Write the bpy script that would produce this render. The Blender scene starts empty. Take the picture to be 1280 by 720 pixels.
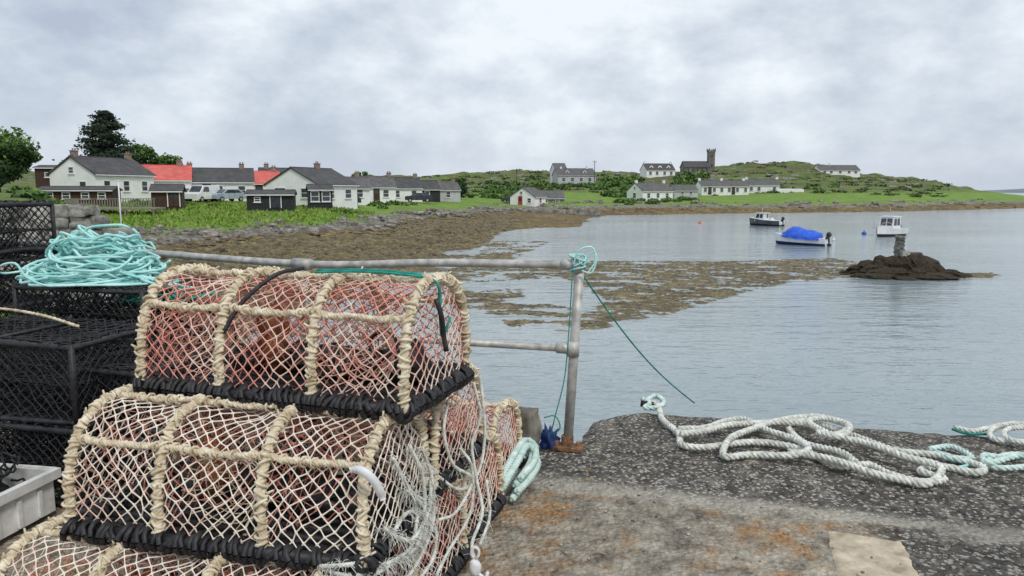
import bpy, math, random
import numpy as np
from mathutils import Vector, Matrix, noise
random.seed(7); RNG=np.random.default_rng(7)
scene=bpy.context.scene
COL=scene.collection
PITCH=math.radians(7.5); F=924.0; EYE=1.6; SEA=-2.6
CP,SP=math.cos(PITCH),math.sin(PITCH)
def tanv(v): return math.tan(PITCH-math.atan((360-v)/F))
def pt(u,v,Y):
    z=EYE-Y*tanv(v); d=Y*CP+(EYE-z)*SP
    return Vector(((u-640)/F*d,Y,z))
def onz(u,v,z):
    return pt(u,v,(EYE-z)/tanv(v))
# ---------------------------------------------------------------- materials
def newmat(name):
    m=bpy.data.materials.new(name); m.use_nodes=True
    nt=m.node_tree; b=nt.nodes['Principled BSDF']; return m,nt,b
def N(nt,t,**kw):
    n=nt.nodes.new(t)
    for k,v in kw.items(): setattr(n,k,v)
    return n
def ramp(nt,fac,stops,interp='LINEAR'):
    r=N(nt,'ShaderNodeValToRGB'); r.color_ramp.interpolation=interp
    el=r.color_ramp.elements
    while len(el)<len(stops): el.new(0.5)
    for e,(p,c) in zip(el,stops):
        e.position=p; e.color=(c[0],c[1],c[2],1) if hasattr(c,'__len__') else (c,c,c,1)
    nt.links.new(fac,r.inputs[0]); return r.outputs[0]
def noi(nt,scale,detail=4,rough=.6,vec=None,sc=None,dist=0):
    tc=N(nt,'ShaderNodeTexCoord'); v=vec or tc.outputs['Object']
    if sc:
        mp=N(nt,'ShaderNodeMapping'); mp.inputs['Scale'].default_value=sc; nt.links.new(v,mp.inputs[0]); v=mp.outputs[0]
    n=N(nt,'ShaderNodeTexNoise'); n.inputs['Scale'].default_value=scale; n.inputs['Detail'].default_value=detail; n.inputs['Roughness'].default_value=rough; n.inputs['Distortion'].default_value=dist
    nt.links.new(v,n.inputs['Vector']); return n.outputs['Fac']
def mix(nt,fac,a,b,mode='MIX'):
    m=N(nt,'ShaderNodeMix',data_type='RGBA',blend_type=mode)
    if isinstance(fac,(int,float)): m.inputs[0].default_value=fac
    else: nt.links.new(fac,m.inputs[0])
    for s,i in ((a,6),(b,7)):
        if isinstance(s,tuple): m.inputs[i].default_value=(*s[:3],1)
        else: nt.links.new(s,m.inputs[i])
    return m.outputs[2]
def math_(nt,op,a,b=None,c=None,clamp=False):
    m=N(nt,'ShaderNodeMath',operation=op); m.use_clamp=clamp
    for i,s in enumerate((a,b,c)):
        if s is None: continue
        if isinstance(s,(int,float)): m.inputs[i].default_value=s
        else: nt.links.new(s,m.inputs[i])
    return m.outputs[0]
def bump(nt,b,h,strength=.4,dist=.02):
    bp=N(nt,'ShaderNodeBump'); bp.inputs['Strength'].default_value=strength; bp.inputs['Distance'].default_value=dist
    nt.links.new(h,bp.inputs['Height']); nt.links.new(bp.outputs[0],b.inputs['Normal'])
def simple(name,c1,c2,scale=8,rough=.8,bs=.3,bd=.01,metal=0,lo=.35,hi=.65,detail=5,sc=None):
    m,nt,b=newmat(name); n=noi(nt,scale,detail,sc=sc)
    nt.links.new(ramp(nt,n,[(lo,c1),(hi,c2)]),b.inputs['Base Color'])
    b.inputs['Roughness'].default_value=rough; b.inputs['Metallic'].default_value=metal
    if bs: bump(nt,b,n,bs,bd)
    return m
M={}
M['cream']=simple('cream_rope',(.48,.38,.24),(.88,.80,.62),22,.9,.7,.004)
M['net']=simple('net_twine',(.72,.30,.23),(.87,.69,.57),6,.85,.0,detail=3,lo=.42,hi=.62)
M['netc']=simple('net_twine_cream',(.76,.52,.42),(.90,.82,.70),6,.85,.0,detail=3,lo=.34,hi=.52)
M['netred']=simple('net_red',(.34,.09,.07),(.74,.36,.28),8,.85,0)
M['black']=simple('black_rubber',(.006,.006,.008),(.035,.034,.038),30,.55,.5,.004)
M['blacknet']=simple('black_net',(.006,.007,.009),(.03,.03,.032),30,.7,0)
M['bag']=simple('bag_or_dark_fill',(.14,.035,.014),(.42,.15,.06),30,.8,.6,.01)
M['white_rope']=simple('white_rope',(.46,.47,.41),(.86,.87,.81),30,.85,.4,.003)
M['mint_rope']=simple('mint_rope',(.42,.60,.54),(.76,.87,.82),14,.85,.4,.003)
M['turq']=simple('turquoise_rope',(.28,.66,.63),(.62,.92,.88),6,.7,.3,.003)
M['teal']=simple('teal_rope',(.0,.14,.11),(.02,.36,.28),20,.7,0)
M['galv']=simple('galvanised',(.34,.33,.31),(.62,.61,.57),14,.55,.15,.003,metal=.3)
M['rust']=simple('rusty_steel',(.10,.04,.02),(.35,.2,.11),30,.85,.6,.006)
M['plastic']=simple('white_plastic',(.72,.73,.74),(.88,.88,.9),6,.45,.0)
M['crate']=simple('crate_plastic',(.58,.58,.55),(.86,.86,.84),9,.55,.1)
M['white_wall']=simple('white_render',(.78,.78,.76),(.89,.89,.88),.9,.85,.1,.01)
M['cream_wall']=simple('grey_render',(.42,.43,.44),(.54,.55,.56),.9,.85,.1,.01)
def roofmat(name,c1,c2):
    m,nt,b=newmat(name); n=noi(nt,1.3,6)
    col=ramp(nt,n,[(.3,c1),(.7,c2)])
    tc=N(nt,'ShaderNodeTexCoord'); w=N(nt,'ShaderNodeTexWave',wave_type='BANDS',bands_direction='Y'); w.inputs['Scale'].default_value=1.6; w.inputs['Distortion'].default_value=.4
    nt.links.new(tc.outputs['Object'],w.inputs['Vector'])
    col=mix(nt,.25,col,w.outputs['Color'],'MULTIPLY')
    nt.links.new(col,b.inputs['Base Color']); b.inputs['Roughness'].default_value=.75
    bump(nt,b,w.outputs['Fac'],.3,.03); return m
M['slate']=roofmat('slate_roof',(.05,.05,.052),(.11,.108,.108))
M['slate2']=roofmat('weathered_slate_roof',(.09,.085,.085),(.17,.165,.16))
M['redroof']=roofmat('red_tin_roof',(.60,.10,.08),(.80,.20,.17))
M['glass']=simple('window_glass',(.02,.025,.03),(.08,.09,.1),2,.08,0)
M['frame']=simple('white_paint',(.74,.74,.73),(.84,.84,.83),4,.5,0)
M['brick']=simple('chimney_brick',(.18,.12,.10),(.34,.27,.22),5,.9,.3)
M['brownwood']=simple('brown_timber',(.035,.018,.012),(.08,.04,.025),3,.8,.3,sc=(8,8,.6))
M['darkwood']=simple('dark_timber',(.012,.012,.014),(.035,.035,.04),3,.8,.3,sc=(8,8,.6))
M['greywood']=simple('grey_timber',(.16,.14,.12),(.32,.29,.25),4,.85,.3,sc=(6,6,1))
M['reddoor']=simple('red_door',(.35,.04,.03),(.5,.07,.05),3,.5,0)
M['stone']=simple('rubble_stone',(.10,.10,.095),(.34,.33,.30),1.6,.9,.8,.05)
M['pale']=simple('pale_lichened_rock',(.10,.095,.085),(.52,.50,.45),3.2,.9,1.,.06,detail=9)
M['church']=simple('church_stone',(.12,.11,.10),(.24,.22,.2),1.0,.9,.5,.05)
M['bark']=simple('bark',(.03,.022,.015),(.09,.07,.05),6,.9,.6,.03,sc=(3,3,.6))
for k,a,b_ in (('leafd',(.018,.042,.014),(.04,.08,.022)),('leafm',(.05,.11,.02),(.09,.18,.035)),('leafl',(.10,.19,.035),(.17,.27,.06)),('needle',(.010,.024,.016),(.026,.05,.028)),('needlel',(.03,.06,.03),(.055,.09,.045)),('heather',(.06,.065,.025),(.15,.13,.06))):  # dark, middle and light foliage tones paint in shaded undersides and lit tops
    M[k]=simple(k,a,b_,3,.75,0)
M['boat_white']=simple('white_gelcoat',(.72,.73,.73),(.86,.86,.86),2,.3,0)
M['boat_grey']=simple('dark_hull',(.05,.055,.06),(.12,.13,.14),2,.4,0)
M['boat_blue']=simple('blue_antifouling',(.01,.03,.14),(.02,.05,.22),4,.6,0)
M['tarp']=simple('blue_tarpaulin',(.01,.06,.50),(.03,.15,.80),3,.55,.4,.04)
M['motor']=simple('outboard_black',(.01,.01,.012),(.04,.04,.045),6,.35,0)
M['tyre']=simple('tyre',(.01,.01,.01),(.03,.03,.03),6,.9,0)
M['carwhite']=simple('white_car_paint',(.7,.71,.72),(.8,.8,.8),2,.3,0)
M['carsilver']=simple('silver_car_paint',(.35,.42,.5),(.5,.57,.63),2,.3,0,metal=.3)
M['cardark']=simple('dark_car_paint',(.02,.025,.04),(.05,.05,.07),2,.3,0)
M['buoyp']=simple('orange_buoy',(.6,.12,.06),(.75,.2,.1),2,.4,0)
M['buoyb']=simple('blue_buoy',(.01,.08,.4),(.03,.15,.55),2,.4,0)
def rockmat(name,wl,dark=1.0,wd=1.0):
    m,nt,b=newmat(name); g=N(nt,'ShaderNodeNewGeometry'); s=N(nt,'ShaderNodeSeparateXYZ'); nt.links.new(g.outputs['Position'],s.inputs[0])
    n=noi(nt,2.2,8,.65); n2=noi(nt,9,6,.7)
    rock=ramp(nt,n,[(.3,(.045*dark,.041*dark,.036*dark)),(.5,(.19*dark,.17*dark,.145*dark)),(.66,(.42*dark,.39*dark,.34*dark))])
    weed=ramp(nt,n2,[(.35,(.012*wd,.009*wd,.005*wd)),(.65,(.13*wd,.09*wd,.03*wd))])
    h=math_(nt,'ADD',s.outputs[2],math_(nt,'MULTIPLY',n,.7))
    f=math_(nt,'MULTIPLY',math_(nt,'SUBTRACT',h,wl),3.,clamp=True)
    nt.links.new(mix(nt,f,weed,rock),b.inputs['Base Color']); b.inputs['Roughness'].default_value=.85
    bump(nt,b,n2,.9,.06); return m
M['rock']=rockmat('shore_rock',-1.55)
M['islandrock']=rockmat('weedy_rock',-1.2,.5,.42)
def terrain_mat():
    m,nt,b=newmat('terrain_ground'); g=N(nt,'ShaderNodeNewGeometry'); s=N(nt,'ShaderNodeSeparateXYZ'); nt.links.new(g.outputs['Position'],s.inputs[0])
    pos=g.outputs['Position']
    n1=noi(nt,.045,5,.6,vec=pos); n2=noi(nt,.25,7,.65,vec=pos); n3=noi(nt,1.6,7,.7,vec=pos); n4=noi(nt,6,5,.7,vec=pos)
    weed=ramp(nt,n3,[(.36,(.045,.033,.014)),(.47,(.165,.118,.044)),(.62,(.36,.27,.115))])
    weed=mix(nt,.6,weed,ramp(nt,n2,[(.38,(.28,.25,.2)),(.56,(1.,.97,.85))]),'MULTIPLY')
    rock=ramp(nt,n3,[(.33,(.05,.045,.038)),(.5,(.20,.18,.145)),(.66,(.44,.41,.35))])
    grass=ramp(nt,n2,[(.32,(.04,.075,.012)),(.5,(.125,.19,.03)),(.66,(.24,.29,.07))])
    lush=ramp(nt,n2,[(.3,(.12,.22,.025)),(.6,(.22,.35,.045))])
    lowm=math_(nt,'MULTIPLY',math_(nt,'SUBTRACT',1.4,s.outputs[2]),1.5,clamp=True)
    grass=mix(nt,lowm,grass,lush)
    grass=mix(nt,.45,grass,ramp(nt,n4,[(.3,(.45,.45,.4)),(.7,(1.15,1.15,1.1))]),'MULTIPLY')
    heath=ramp(nt,n3,[(.35,(.035,.045,.015)),(.65,(.17,.13,.055))])
    hf=math_(nt,'MULTIPLY',math_(nt,'SUBTRACT',math_(nt,'ADD',math_(nt,'MULTIPLY',n1,.5),math_(nt,'MULTIPLY',n2,.5)),.49),14,clamp=True)
    hz=math_(nt,'MULTIPLY',math_(nt,'SUBTRACT',s.outputs[2],1.8),.6,clamp=True)
    grass=mix(nt,math_(nt,'MULTIPLY',math_(nt,'MULTIPLY',hf,hz),.85),grass,heath)
    rf=math_(nt,'MULTIPLY',math_(nt,'SUBTRACT',noi(nt,.16,9,.75,vec=pos,sc=(1,.6,2.5)),.55),22,clamp=True)
    grass=mix(nt,math_(nt,'MULTIPLY',rf,hz),grass,rock)
    h=math_(nt,'ADD',s.outputs[2],math_(nt,'MULTIPLY',math_(nt,'SUBTRACT',n2,.5),1.1))
    a=math_(nt,'MULTIPLY',math_(nt,'SUBTRACT',h,-1.75),5,clamp=True)
    c=math_(nt,'MULTIPLY',math_(nt,'SUBTRACT',h,-1.30),6,clamp=True)
    col=mix(nt,c,mix(nt,a,weed,rock),grass)
    nt.links.new(col,b.inputs['Base Color']); b.inputs['Roughness'].default_value=.9
    bump(nt,b,n3,1.,.4); return m
M['terrain']=terrain_mat()
def weed_mat():
    m,nt,b=newmat('seaweed'); n=noi(nt,2.0,7,.72); n2=noi(nt,.3,4)
    c=ramp(nt,n,[(.34,(.028,.022,.010)),(.48,(.12,.09,.034)),(.64,(.27,.21,.085))])
    nt.links.new(mix(nt,.5,c,ramp(nt,n2,[(.38,(.45,.42,.37)),(.6,(1.,1.,.92))]),'MULTIPLY'),b.inputs['Base Color'])
    b.inputs['Roughness'].default_value=.5; bump(nt,b,noi(nt,9,4),.8,.04); return m
M['weed']=weed_mat()
def water_mat():
    m,nt,b=newmat('sea_water'); g=N(nt,'ShaderNodeNewGeometry'); pos=g.outputs['Position']
    n1=noi(nt,1.0,3,.55,vec=pos,sc=(.45,1.3,1)); n2=noi(nt,4.5,3,.6,vec=pos,sc=(.5,1.2,1)); n3=noi(nt,.06,4,.6,vec=pos,sc=(.4,1.4,1))
    nt.links.new(ramp(nt,n3,[(.35,(.22,.28,.30)),(.65,(.30,.36,.375))]),b.inputs['Base Color'])
    nt.links.new(math_(nt,'MULTIPLY_ADD',n3,.14,.02),b.inputs['Roughness'])
    b.inputs['IOR'].default_value=1.5
    h=math_(nt,'ADD',n1,math_(nt,'MULTIPLY',n2,.3)); bump(nt,b,h,.5,.18); return m
M['water']=water_mat()
def deck_mat():
    m,nt,b=newmat('weathered_concrete'); g=N(nt,'ShaderNodeNewGeometry'); pos=g.outputs['Position']
    big=noi(nt,1.1,7,.65,vec=pos); mid=noi(nt,7,8,.75,vec=pos); fine=noi(nt,55,4,.7,vec=pos)
    vo=N(nt,'ShaderNodeTexVoronoi'); vo.inputs['Scale'].default_value=38; nt.links.new(pos,vo.inputs['Vector'])
    base=ramp(nt,mid,[(.34,(.032,.029,.026)),(.5,(.105,.096,.085)),(.66,(.27,.25,.215))])
    spk=math_(nt,'MULTIPLY',math_(nt,'LESS_THAN',vo.outputs['Distance'],.40),math_(nt,'GREATER_THAN',noi(nt,18,4,.7,vec=pos),.47))
    base=mix(nt,math_(nt,'MULTIPLY',spk,.8),base,(.58,.545,.48))
    dk_=math_(nt,'MULTIPLY',math_(nt,'SUBTRACT',noi(nt,26,5,.7,vec=pos),.54),16,clamp=True)
    base=mix(nt,math_(nt,'MULTIPLY',dk_,.85),base,(.018,.016,.015))
    lich=math_(nt,'MULTIPLY',math_(nt,'SUBTRACT',noi(nt,10,9,.8,vec=pos),.575),20,clamp=True)
    base=mix(nt,math_(nt,'MULTIPLY',lich,.8),base,(.60,.575,.51))
    mp=N(nt,'ShaderNodeMapping'); mp.inputs['Rotation'].default_value=(0,0,math.radians(16)); nt.links.new(pos,mp.inputs[0])
    s=N(nt,'ShaderNodeSeparateXYZ'); nt.links.new(mp.outputs[0],s.inputs[0])
    wob=math_(nt,'MULTIPLY',math_(nt,'SUBTRACT',mid,.5),.4)
    yy=math_(nt,'ADD',s.outputs[1],wob)
    worn=math_(nt,'MULTIPLY',math_(nt,'SUBTRACT',3.76,yy),14,clamp=True)
    fx=math_(nt,'MULTIPLY',math_(nt,'SUBTRACT',.85,math_(nt,'ADD',s.outputs[0],wob)),2.6,clamp=True)
    beige=ramp(nt,mid,[(.34,(.10,.08,.06)),(.48,(.38,.335,.265)),(.64,(.70,.645,.53))])
    base=mix(nt,math_(nt,'MULTIPLY',math_(nt,'MULTIPLY',worn,fx),.75),base,beige)
    rmask=math_(nt,'MULTIPLY',math_(nt,'MULTIPLY',math_(nt,'SUBTRACT',noi(nt,2.2,8,.72,vec=pos),.50),9,clamp=True),math_(nt,'MULTIPLY',worn,fx))
    base=mix(nt,math_(nt,'MULTIPLY',rmask,.8),base,ramp(nt,fine,[(.35,(.15,.065,.02)),(.65,(.56,.30,.10))]))
    dst=math_(nt,'ABSOLUTE',math_(nt,'SUBTRACT',yy,3.80)); jn=math_(nt,'MULTIPLY',math_(nt,'SUBTRACT',.13,dst),10,clamp=True)
    base=mix(nt,math_(nt,'MULTIPLY',math_(nt,'MULTIPLY',jn,mid),1.3,clamp=True),base,(.58,.54,.46))
    yl=math_(nt,'MULTIPLY',math_(nt,'SUBTRACT',noi(nt,6,9,.78,vec=pos,sc=(1,1.3,1)),.60),20,clamp=True)
    base=mix(nt,math_(nt,'MULTIPLY',math_(nt,'MULTIPLY',yl,math_(nt,'MULTIPLY_ADD',fx,.7,.15)),.8),base,(.55,.37,.09))
    base=mix(nt,.55,base,ramp(nt,big,[(.3,(.5,.5,.5)),(.62,(1.3,1.28,1.22))]),'MULTIPLY')
    nt.links.new(base,b.inputs['Base Color']); b.inputs['Roughness'].default_value=.92
    bump(nt,b,math_(nt,'ADD',mid,math_(nt,'MULTIPLY',vo.outputs['Distance'],.6)),1.,.035); return m
M['deck']=deck_mat()
M['patch']=simple('pale_concrete',(.32,.255,.175),(.68,.59,.45),9,.9,.7,.012,detail=9)
M['wallconc']=simple('old_concrete',(.09,.08,.065),(.36,.33,.27),5,.9,.8,.02,detail=8)
# ---------------------------------------------------------------- mesh building
class MB:
    def __init__(s): s.v=[]; s.f=[]; s.m=[]; s.n=0
    def add(s,vs,fs,mat=0):
        o=s.n; s.v.append(np.asarray(vs,float).reshape(-1,3)); s.n+=len(s.v[-1])
        s.f.extend([tuple(i+o for i in f) for f in fs]); s.m.extend([mat]*len(fs))
    def mesh(s,name,mats,smooth=True):
        me=bpy.data.meshes.new(name); v=np.concatenate(s.v) if s.v else np.zeros((0,3))
        me.from_pydata(v.tolist(),[],s.f)
        for m in mats: me.materials.append(M[m])
        me.polygons.foreach_set('material_index',s.m); me.polygons.foreach_set('use_smooth',[smooth]*len(s.f)); me.update(); return me
def obj(name,me,parent=None,loc=(0,0,0),rz=0,**props):
    o=bpy.data.objects.new(name,me); COL.objects.link(o); o.location=loc; o.rotation_euler=(0,0,rz)
    if parent: o.parent=parent
    for k,v in props.items(): o[k]=v
    return o
def empty(name,loc=(0,0,0),rz=0,**p): return obj(name,None,None,loc,rz,**p)
def frames(P):
    P=np.asarray(P,float); T=np.gradient(P,axis=0); T/=np.linalg.norm(T,axis=1)[:,None]+1e-12
    n=np.cross(T[0],[0,0,1.]); 
    if np.linalg.norm(n)<.1: n=np.cross(T[0],[1.,0,0])
    n/=np.linalg.norm(n); NN=[n]
    for i in range(1,len(P)):
        n=n-T[i]*n.dot(T[i]); l=np.linalg.norm(n); n=n/l if l>1e-6 else NN[-1]; NN.append(n)
    NN=np.array(NN); return P,T,NN,np.cross(T,NN)
def tube(mb,P,r,sides=6,mat=0,cap=True):
    P,T,A,B=frames(P); n=len(P); r=np.broadcast_to(np.asarray(r,float),(n,))
    a=np.linspace(0,2*math.pi,sides,endpoint=False)
    V=P[:,None,:]+r[:,None,None]*(np.cos(a)[None,:,None]*A[:,None,:]+np.sin(a)[None,:,None]*B[:,None,:])
    fs=[(i*sides+j,i*sides+(j+1)%sides,(i+1)*sides+(j+1)%sides,(i+1)*sides+j) for i in range(n-1) for j in range(sides)]
    if cap: fs+= [tuple(range(sides))[::-1],tuple((n-1)*sides+j for j in range(sides))]
    mb.add(V.reshape(-1,3),fs,mat)
def smooth(P,step=.02,closed=False):
    P=[np.array(p,float) for p in P]; Q=[P[0]*2-P[1]]+P+[P[-1]*2-P[-2]]
    out=[]
    for i in range(1,len(Q)-2):
        p0,p1,p2,p3=Q[i-1],Q[i],Q[i+1],Q[i+2]; k=max(2,int(np.linalg.norm(p2-p1)/step))
        for t in np.arange(k)/k:
            out.append(.5*((2*p1)+(-p0+p2)*t+(2*p0-5*p1+4*p2-p3)*t*t+(-p0+3*p1-3*p2+p3)*t**3))
    out.append(P[-1]); return np.array(out)
def rope(mb,P,R=.012,r=.012,pitch=.12,ns=3,sides=5,mat=0,step=.012,jit=0):
    P=smooth(P,step); P,T,A,B=frames(P)
    s=np.concatenate([[0],np.cumsum(np.linalg.norm(np.diff(P,axis=0),axis=1))])
    for k in range(ns):
        a=2*math.pi*(s/pitch+k/ns)
        Q=P+R*(np.cos(a)[:,None]*A+np.sin(a)[:,None]*B)
        if jit: Q=Q+RNG.normal(0,jit,Q.shape)
        tube(mb,Q,r*(1+(RNG.normal(0,.14,len(Q)) if jit else 0)),sides,mat)
def fray(mb,P,n,ln,r=.0012,mat=0):
    S=smooth(P,.02)
    for i in range(n):
        p=S[RNG.integers(0,len(S))]; d=RNG.normal(size=3); d/=np.linalg.norm(d); l=ln*(.4+RNG.random())
        tube(mb,[p,p+d*l*.5,p+d*l+np.array([0,0,-l*.35])],r,3,mat,False)
def box(mb,c,s,rz=0,mat=0,bev=0):
    c=np.array(c,float); hx,hy,hz=s[0]/2,s[1]/2,s[2]/2
    V=np.array([[x*hx,y*hy,z*hz] for x in(-1,1) for y in(-1,1) for z in(-1,1)])
    R=np.array([[math.cos(rz),-math.sin(rz),0],[math.sin(rz),math.cos(rz),0],[0,0,1]]); V=V@R.T+c
    mb.add(V,[(0,1,3,2),(4,6,7,5),(0,4,5,1),(2,3,7,6),(0,2,6,4),(1,5,7,3)],mat)
def blob(mb,c,rad,seed=0,amp=.25,seg=10,rings=7,mat=0,freq=1.5,octv=1):
    V=[];c=np.array(c,float)
    for i in range(rings+1):
        th=math.pi*i/rings
        for j in range(seg):
            ph=2*math.pi*j/seg; d=Vector((math.sin(th)*math.cos(ph),math.sin(th)*math.sin(ph),math.cos(th)))
            q=d*freq+Vector((seed*3.1,seed*1.7,seed)); k=1+amp*(noise.noise(q) if octv==1 else noise.fractal(q,.7,2.1,octv))*1.6
            V.append([c[0]+d.x*rad[0]*k,c[1]+d.y*rad[1]*k,c[2]+d.z*rad[2]*k])
    fs=[(i*seg+j,(i+1)*seg+j,(i+1)*seg+(j+1)%seg,i*seg+(j+1)%seg) for i in range(rings) for j in range(seg)]
    mb.add(V,fs,mat)
def rough_box(mb,c,s,seed,amp=.03,n=8,rz=0):
    c=Vector(c); h=Vector(s)*.5; R=Matrix.Rotation(rz,3,'Z')
    for axis in range(3):
        for sg in (-1,1):
            V=[]
            for i in range(n+1):
                for j in range(n+1):
                    q=[0,0,0]; q[axis]=sg; q[(axis+1)%3]=-1+2*i/n; q[(axis+2)%3]=-1+2*j/n; q=Vector(q)
                    l=(abs(q.x)**8+abs(q.y)**8+abs(q.z)**8)**(1/8); q=q/l
                    p=Vector((q.x*h.x,q.y*h.y,q.z*h.z)); k=noise.fractal(p*7+Vector((seed,seed,0)),.8,2,4)*amp; p=p+q.normalized()*k
                    V.append(tuple(c+R@p))
            f=[(i*(n+1)+j,(i+1)*(n+1)+j,(i+1)*(n+1)+j+1,i*(n+1)+j+1) for i in range(n) for j in range(n)]
            if sg<0: f=[x[::-1] for x in f]
            mb.add(V,f)
def crag(mb,c,rad,seed,nn=7):
    rg=np.random.default_rng(seed); D=rg.normal(size=(nn+5,3)); D/=np.linalg.norm(D,axis=1)[:,None]; h=rg.uniform(.45,.95,nn+5)
    seg,rings=10,6; V=[]
    for i in range(rings+1):
        th=math.pi*i/rings
        for j in range(seg):
            ph=2*math.pi*(j+.5*(i%2))/seg; d=np.array([math.sin(th)*math.cos(ph),math.sin(th)*math.sin(ph),math.cos(th)])
            dot=D@d; r=min(1.,*(h[dot>.05]/dot[dot>.05])) if (dot>.05).any() else 1.; V.append(np.array(c)+d*r*np.array(rad))
    mb.add(V,[(i*seg+j,(i+1)*seg+j,(i+1)*seg+(j+1)%seg,i*seg+(j+1)%seg) for i in range(rings) for j in range(seg)])
# ---------------------------------------------------------------- camera, world, sun
cam=bpy.data.cameras.new('camera'); cam.sensor_width=36; cam.lens=36*F/1280; cam.clip_end=20000; cam.clip_start=.05
co=bpy.data.objects.new('camera',cam); COL.objects.link(co); co.location=(0,0,EYE); co.rotation_euler=(math.pi/2-PITCH,0,0); scene.camera=co
scene.view_settings.view_transform='Standard'; scene.view_settings.look='None'; scene.view_settings.exposure=0
w=bpy.data.worlds.new('World'); scene.world=w; w.use_nodes=True; nt=w.node_tree; bg=nt.nodes['Background']
SE,SR=math.radians(50),math.radians(150)
sky=N(nt,'ShaderNodeTexSky',sky_type='NISHITA'); sky.sun_disc=False; sky.sun_elevation=SE; sky.sun_rotation=SR
tc=N(nt,'ShaderNodeTexCoord'); dirv=tc.outputs['Generated']; s=N(nt,'ShaderNodeSeparateXYZ'); nt.links.new(dirv,s.inputs[0])
c1=noi(nt,4.6,9,.58,vec=dirv,sc=(1,1,1.8)); c2=noi(nt,1.7,3,.5,vec=dirv,sc=(1,1,2.2))
cl=ramp(nt,math_(nt,'ADD',math_(nt,'MULTIPLY',c1,.70),math_(nt,'MULTIPLY',c2,.38)),[(.43,(.44,.50,.60)),(.50,(.54,.60,.69)),(.57,(.67,.73,.80)),(.65,(.84,.89,.94))])
skyc=N(nt,'ShaderNodeVectorMath',operation='SCALE'); nt.links.new(sky.outputs[0],skyc.inputs[0]); skyc.inputs['Scale'].default_value=.1
hor=ramp(nt,s.outputs[2],[(.0,1.),(.12,0.)])
cl=mix(nt,math_(nt,'MULTIPLY',hor,.5),cl,(.62,.68,.77))
nt.links.new(mix(nt,.93,skyc.outputs[0],cl),bg.inputs['Color']); bg.inputs['Strength'].default_value=1.1
sl=bpy.data.lights.new('sun','SUN'); sl.energy=1.5; sl.angle=math.radians(10); sl.color=(1,.95,.87)
so=bpy.data.objects.new('sun',sl); COL.objects.link(so)
az=SR; d=Vector((math.sin(az)*math.cos(SE),math.cos(az)*math.cos(SE),math.sin(SE)))
so.rotation_euler=d.to_track_quat('Z','Y').to_euler()
# ---------------------------------------------------------------- terrain
cols={
 -300:[(8,-1),(12,0),(16,.8),(30,1.7),(60,2.5),(100,4),(200,9),(450,16)],
 40:[(8,-2.2),(12,-.8),(16,.2),(30,1.2),(45,1.35),(60,1.3),(80,1.2),(150,4),(450,13)],
 100:[(8,-2.8),(16,-2.4),(24,-1.2),(34,-.6),(45,-.5),(60,-.2),(75,.8),(90,1.),(150,3.5),(450,10)],
 150:[(8,-3.2),(16,-2.5),(38,-2.2),(44,-1.8),(47,-1.0),(60,-.5),(74,.2),(90,.7),(150,2.),(450,8)],
 280:[(8,-3.3),(18,-2.55),(46,-2.15),(53,-1.8),(56,-1.0),(68,-.4),(84,.1),(95,.45),(150,1.5),(450,8)],
 400:[(8,-3.3),(26,-2.7),(40,-2.35),(58,-2.0),(62,-1.5),(66,-.9),(78,-.3),(86,.05),(120,.3),(200,2.2),(450,9)],
 520:[(8,-3.4),(32,-2.8),(44,-2.42),(74,-2.15),(90,-1.8),(96,-.9),(114,-.3),(140,0),(200,1.5),(320,6),(450,9.5)],
 600:[(8,-3.4),(42,-3.),(56,-2.6),(80,-2.3),(108,-2.05),(118,-1.2),(132,-.8),(200,1),(320,7),(450,11.5)],
 650:[(8,-3.5),(75,-2.9),(84,-2.45),(110,-2.25),(125,-1.7),(135,-1.2),(170,-.3),(230,1.5),(320,8),(450,12.5)],
 720:[(8,-3.6),(80,-3),(88,-2.5),(98,-2.45),(112,-2.45),(132,-2.2),(142,-1.),(175,0),(240,3.0),(310,7.6),(450,12)],
 775:[(8,-3.8),(100,-3.2),(128,-2.7),(136,-1.9),(144,-1.1),(170,-.6),(200,.8),(260,4.5),(320,8.),(400,10.5),(450,11)],
 815:[(8,-3.8),(110,-3.2),(130,-2.7),(138,-1.9),(146,-1.2),(175,-.7),(200,.5),(260,4.8),(300,7.2),(400,9)],
 870:[(8,-4),(120,-3.2),(134,-2.7),(142,-1.7),(150,-.9),(190,.3),(215,1.8),(260,6),(320,9.5),(400,11)],
 910:[(8,-4),(120,-3.3),(137,-2.7),(145,-1.7),(155,-.7),(200,.6),(225,2.5),(300,9),(360,12.8),(420,12)],
 965:[(8,-4),(120,-3.4),(140,-2.7),(148,-1.5),(160,-.5),(200,.9),(230,3),(300,9),(370,15.4),(420,14)],
 1005:[(8,-4),(125,-3.4),(143,-2.7),(151,-1.5),(165,-.4),(210,1.8),(300,8),(370,15.),(420,15)],
 1045:[(8,-4),(125,-3.4),(146,-2.7),(154,-1.5),(170,-.3),(220,2.4),(300,6.5),(330,7.9),(380,10.5),(420,10)],
 1110:[(8,-4),(130,-3.4),(151,-2.7),(159,-1.5),(180,-.3),(230,2.3),(320,6.8),(370,8),(420,6)],
 1170:[(8,-4),(140,-3.4),(160,-2.7),(168,-1.6),(190,-.5),(240,1.2),(310,3.8),(350,4.),(420,1)],
 1230:[(8,-4),(150,-3.4),(170,-2.7),(178,-1.8),(200,-.9),(240,.2),(280,1.3),(320,1),(420,-3)],
 1285:[(8,-4),(160,-3.4),(182,-2.7),(190,-2),(215,-1.4),(240,-1),(280,-.8),(320,-3),(450,-4)],
 1340:[(8,-4),(200,-3.4),(235,-2.8),(250,-2.4),(280,-2.8),(450,-5)],
 1400:[(8,-4.5),(450,-5)], 2200:[(8,-5),(450,-6)]}
CK=sorted(cols); CKk=np.array([(u-640)/F for u in CK])
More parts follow.
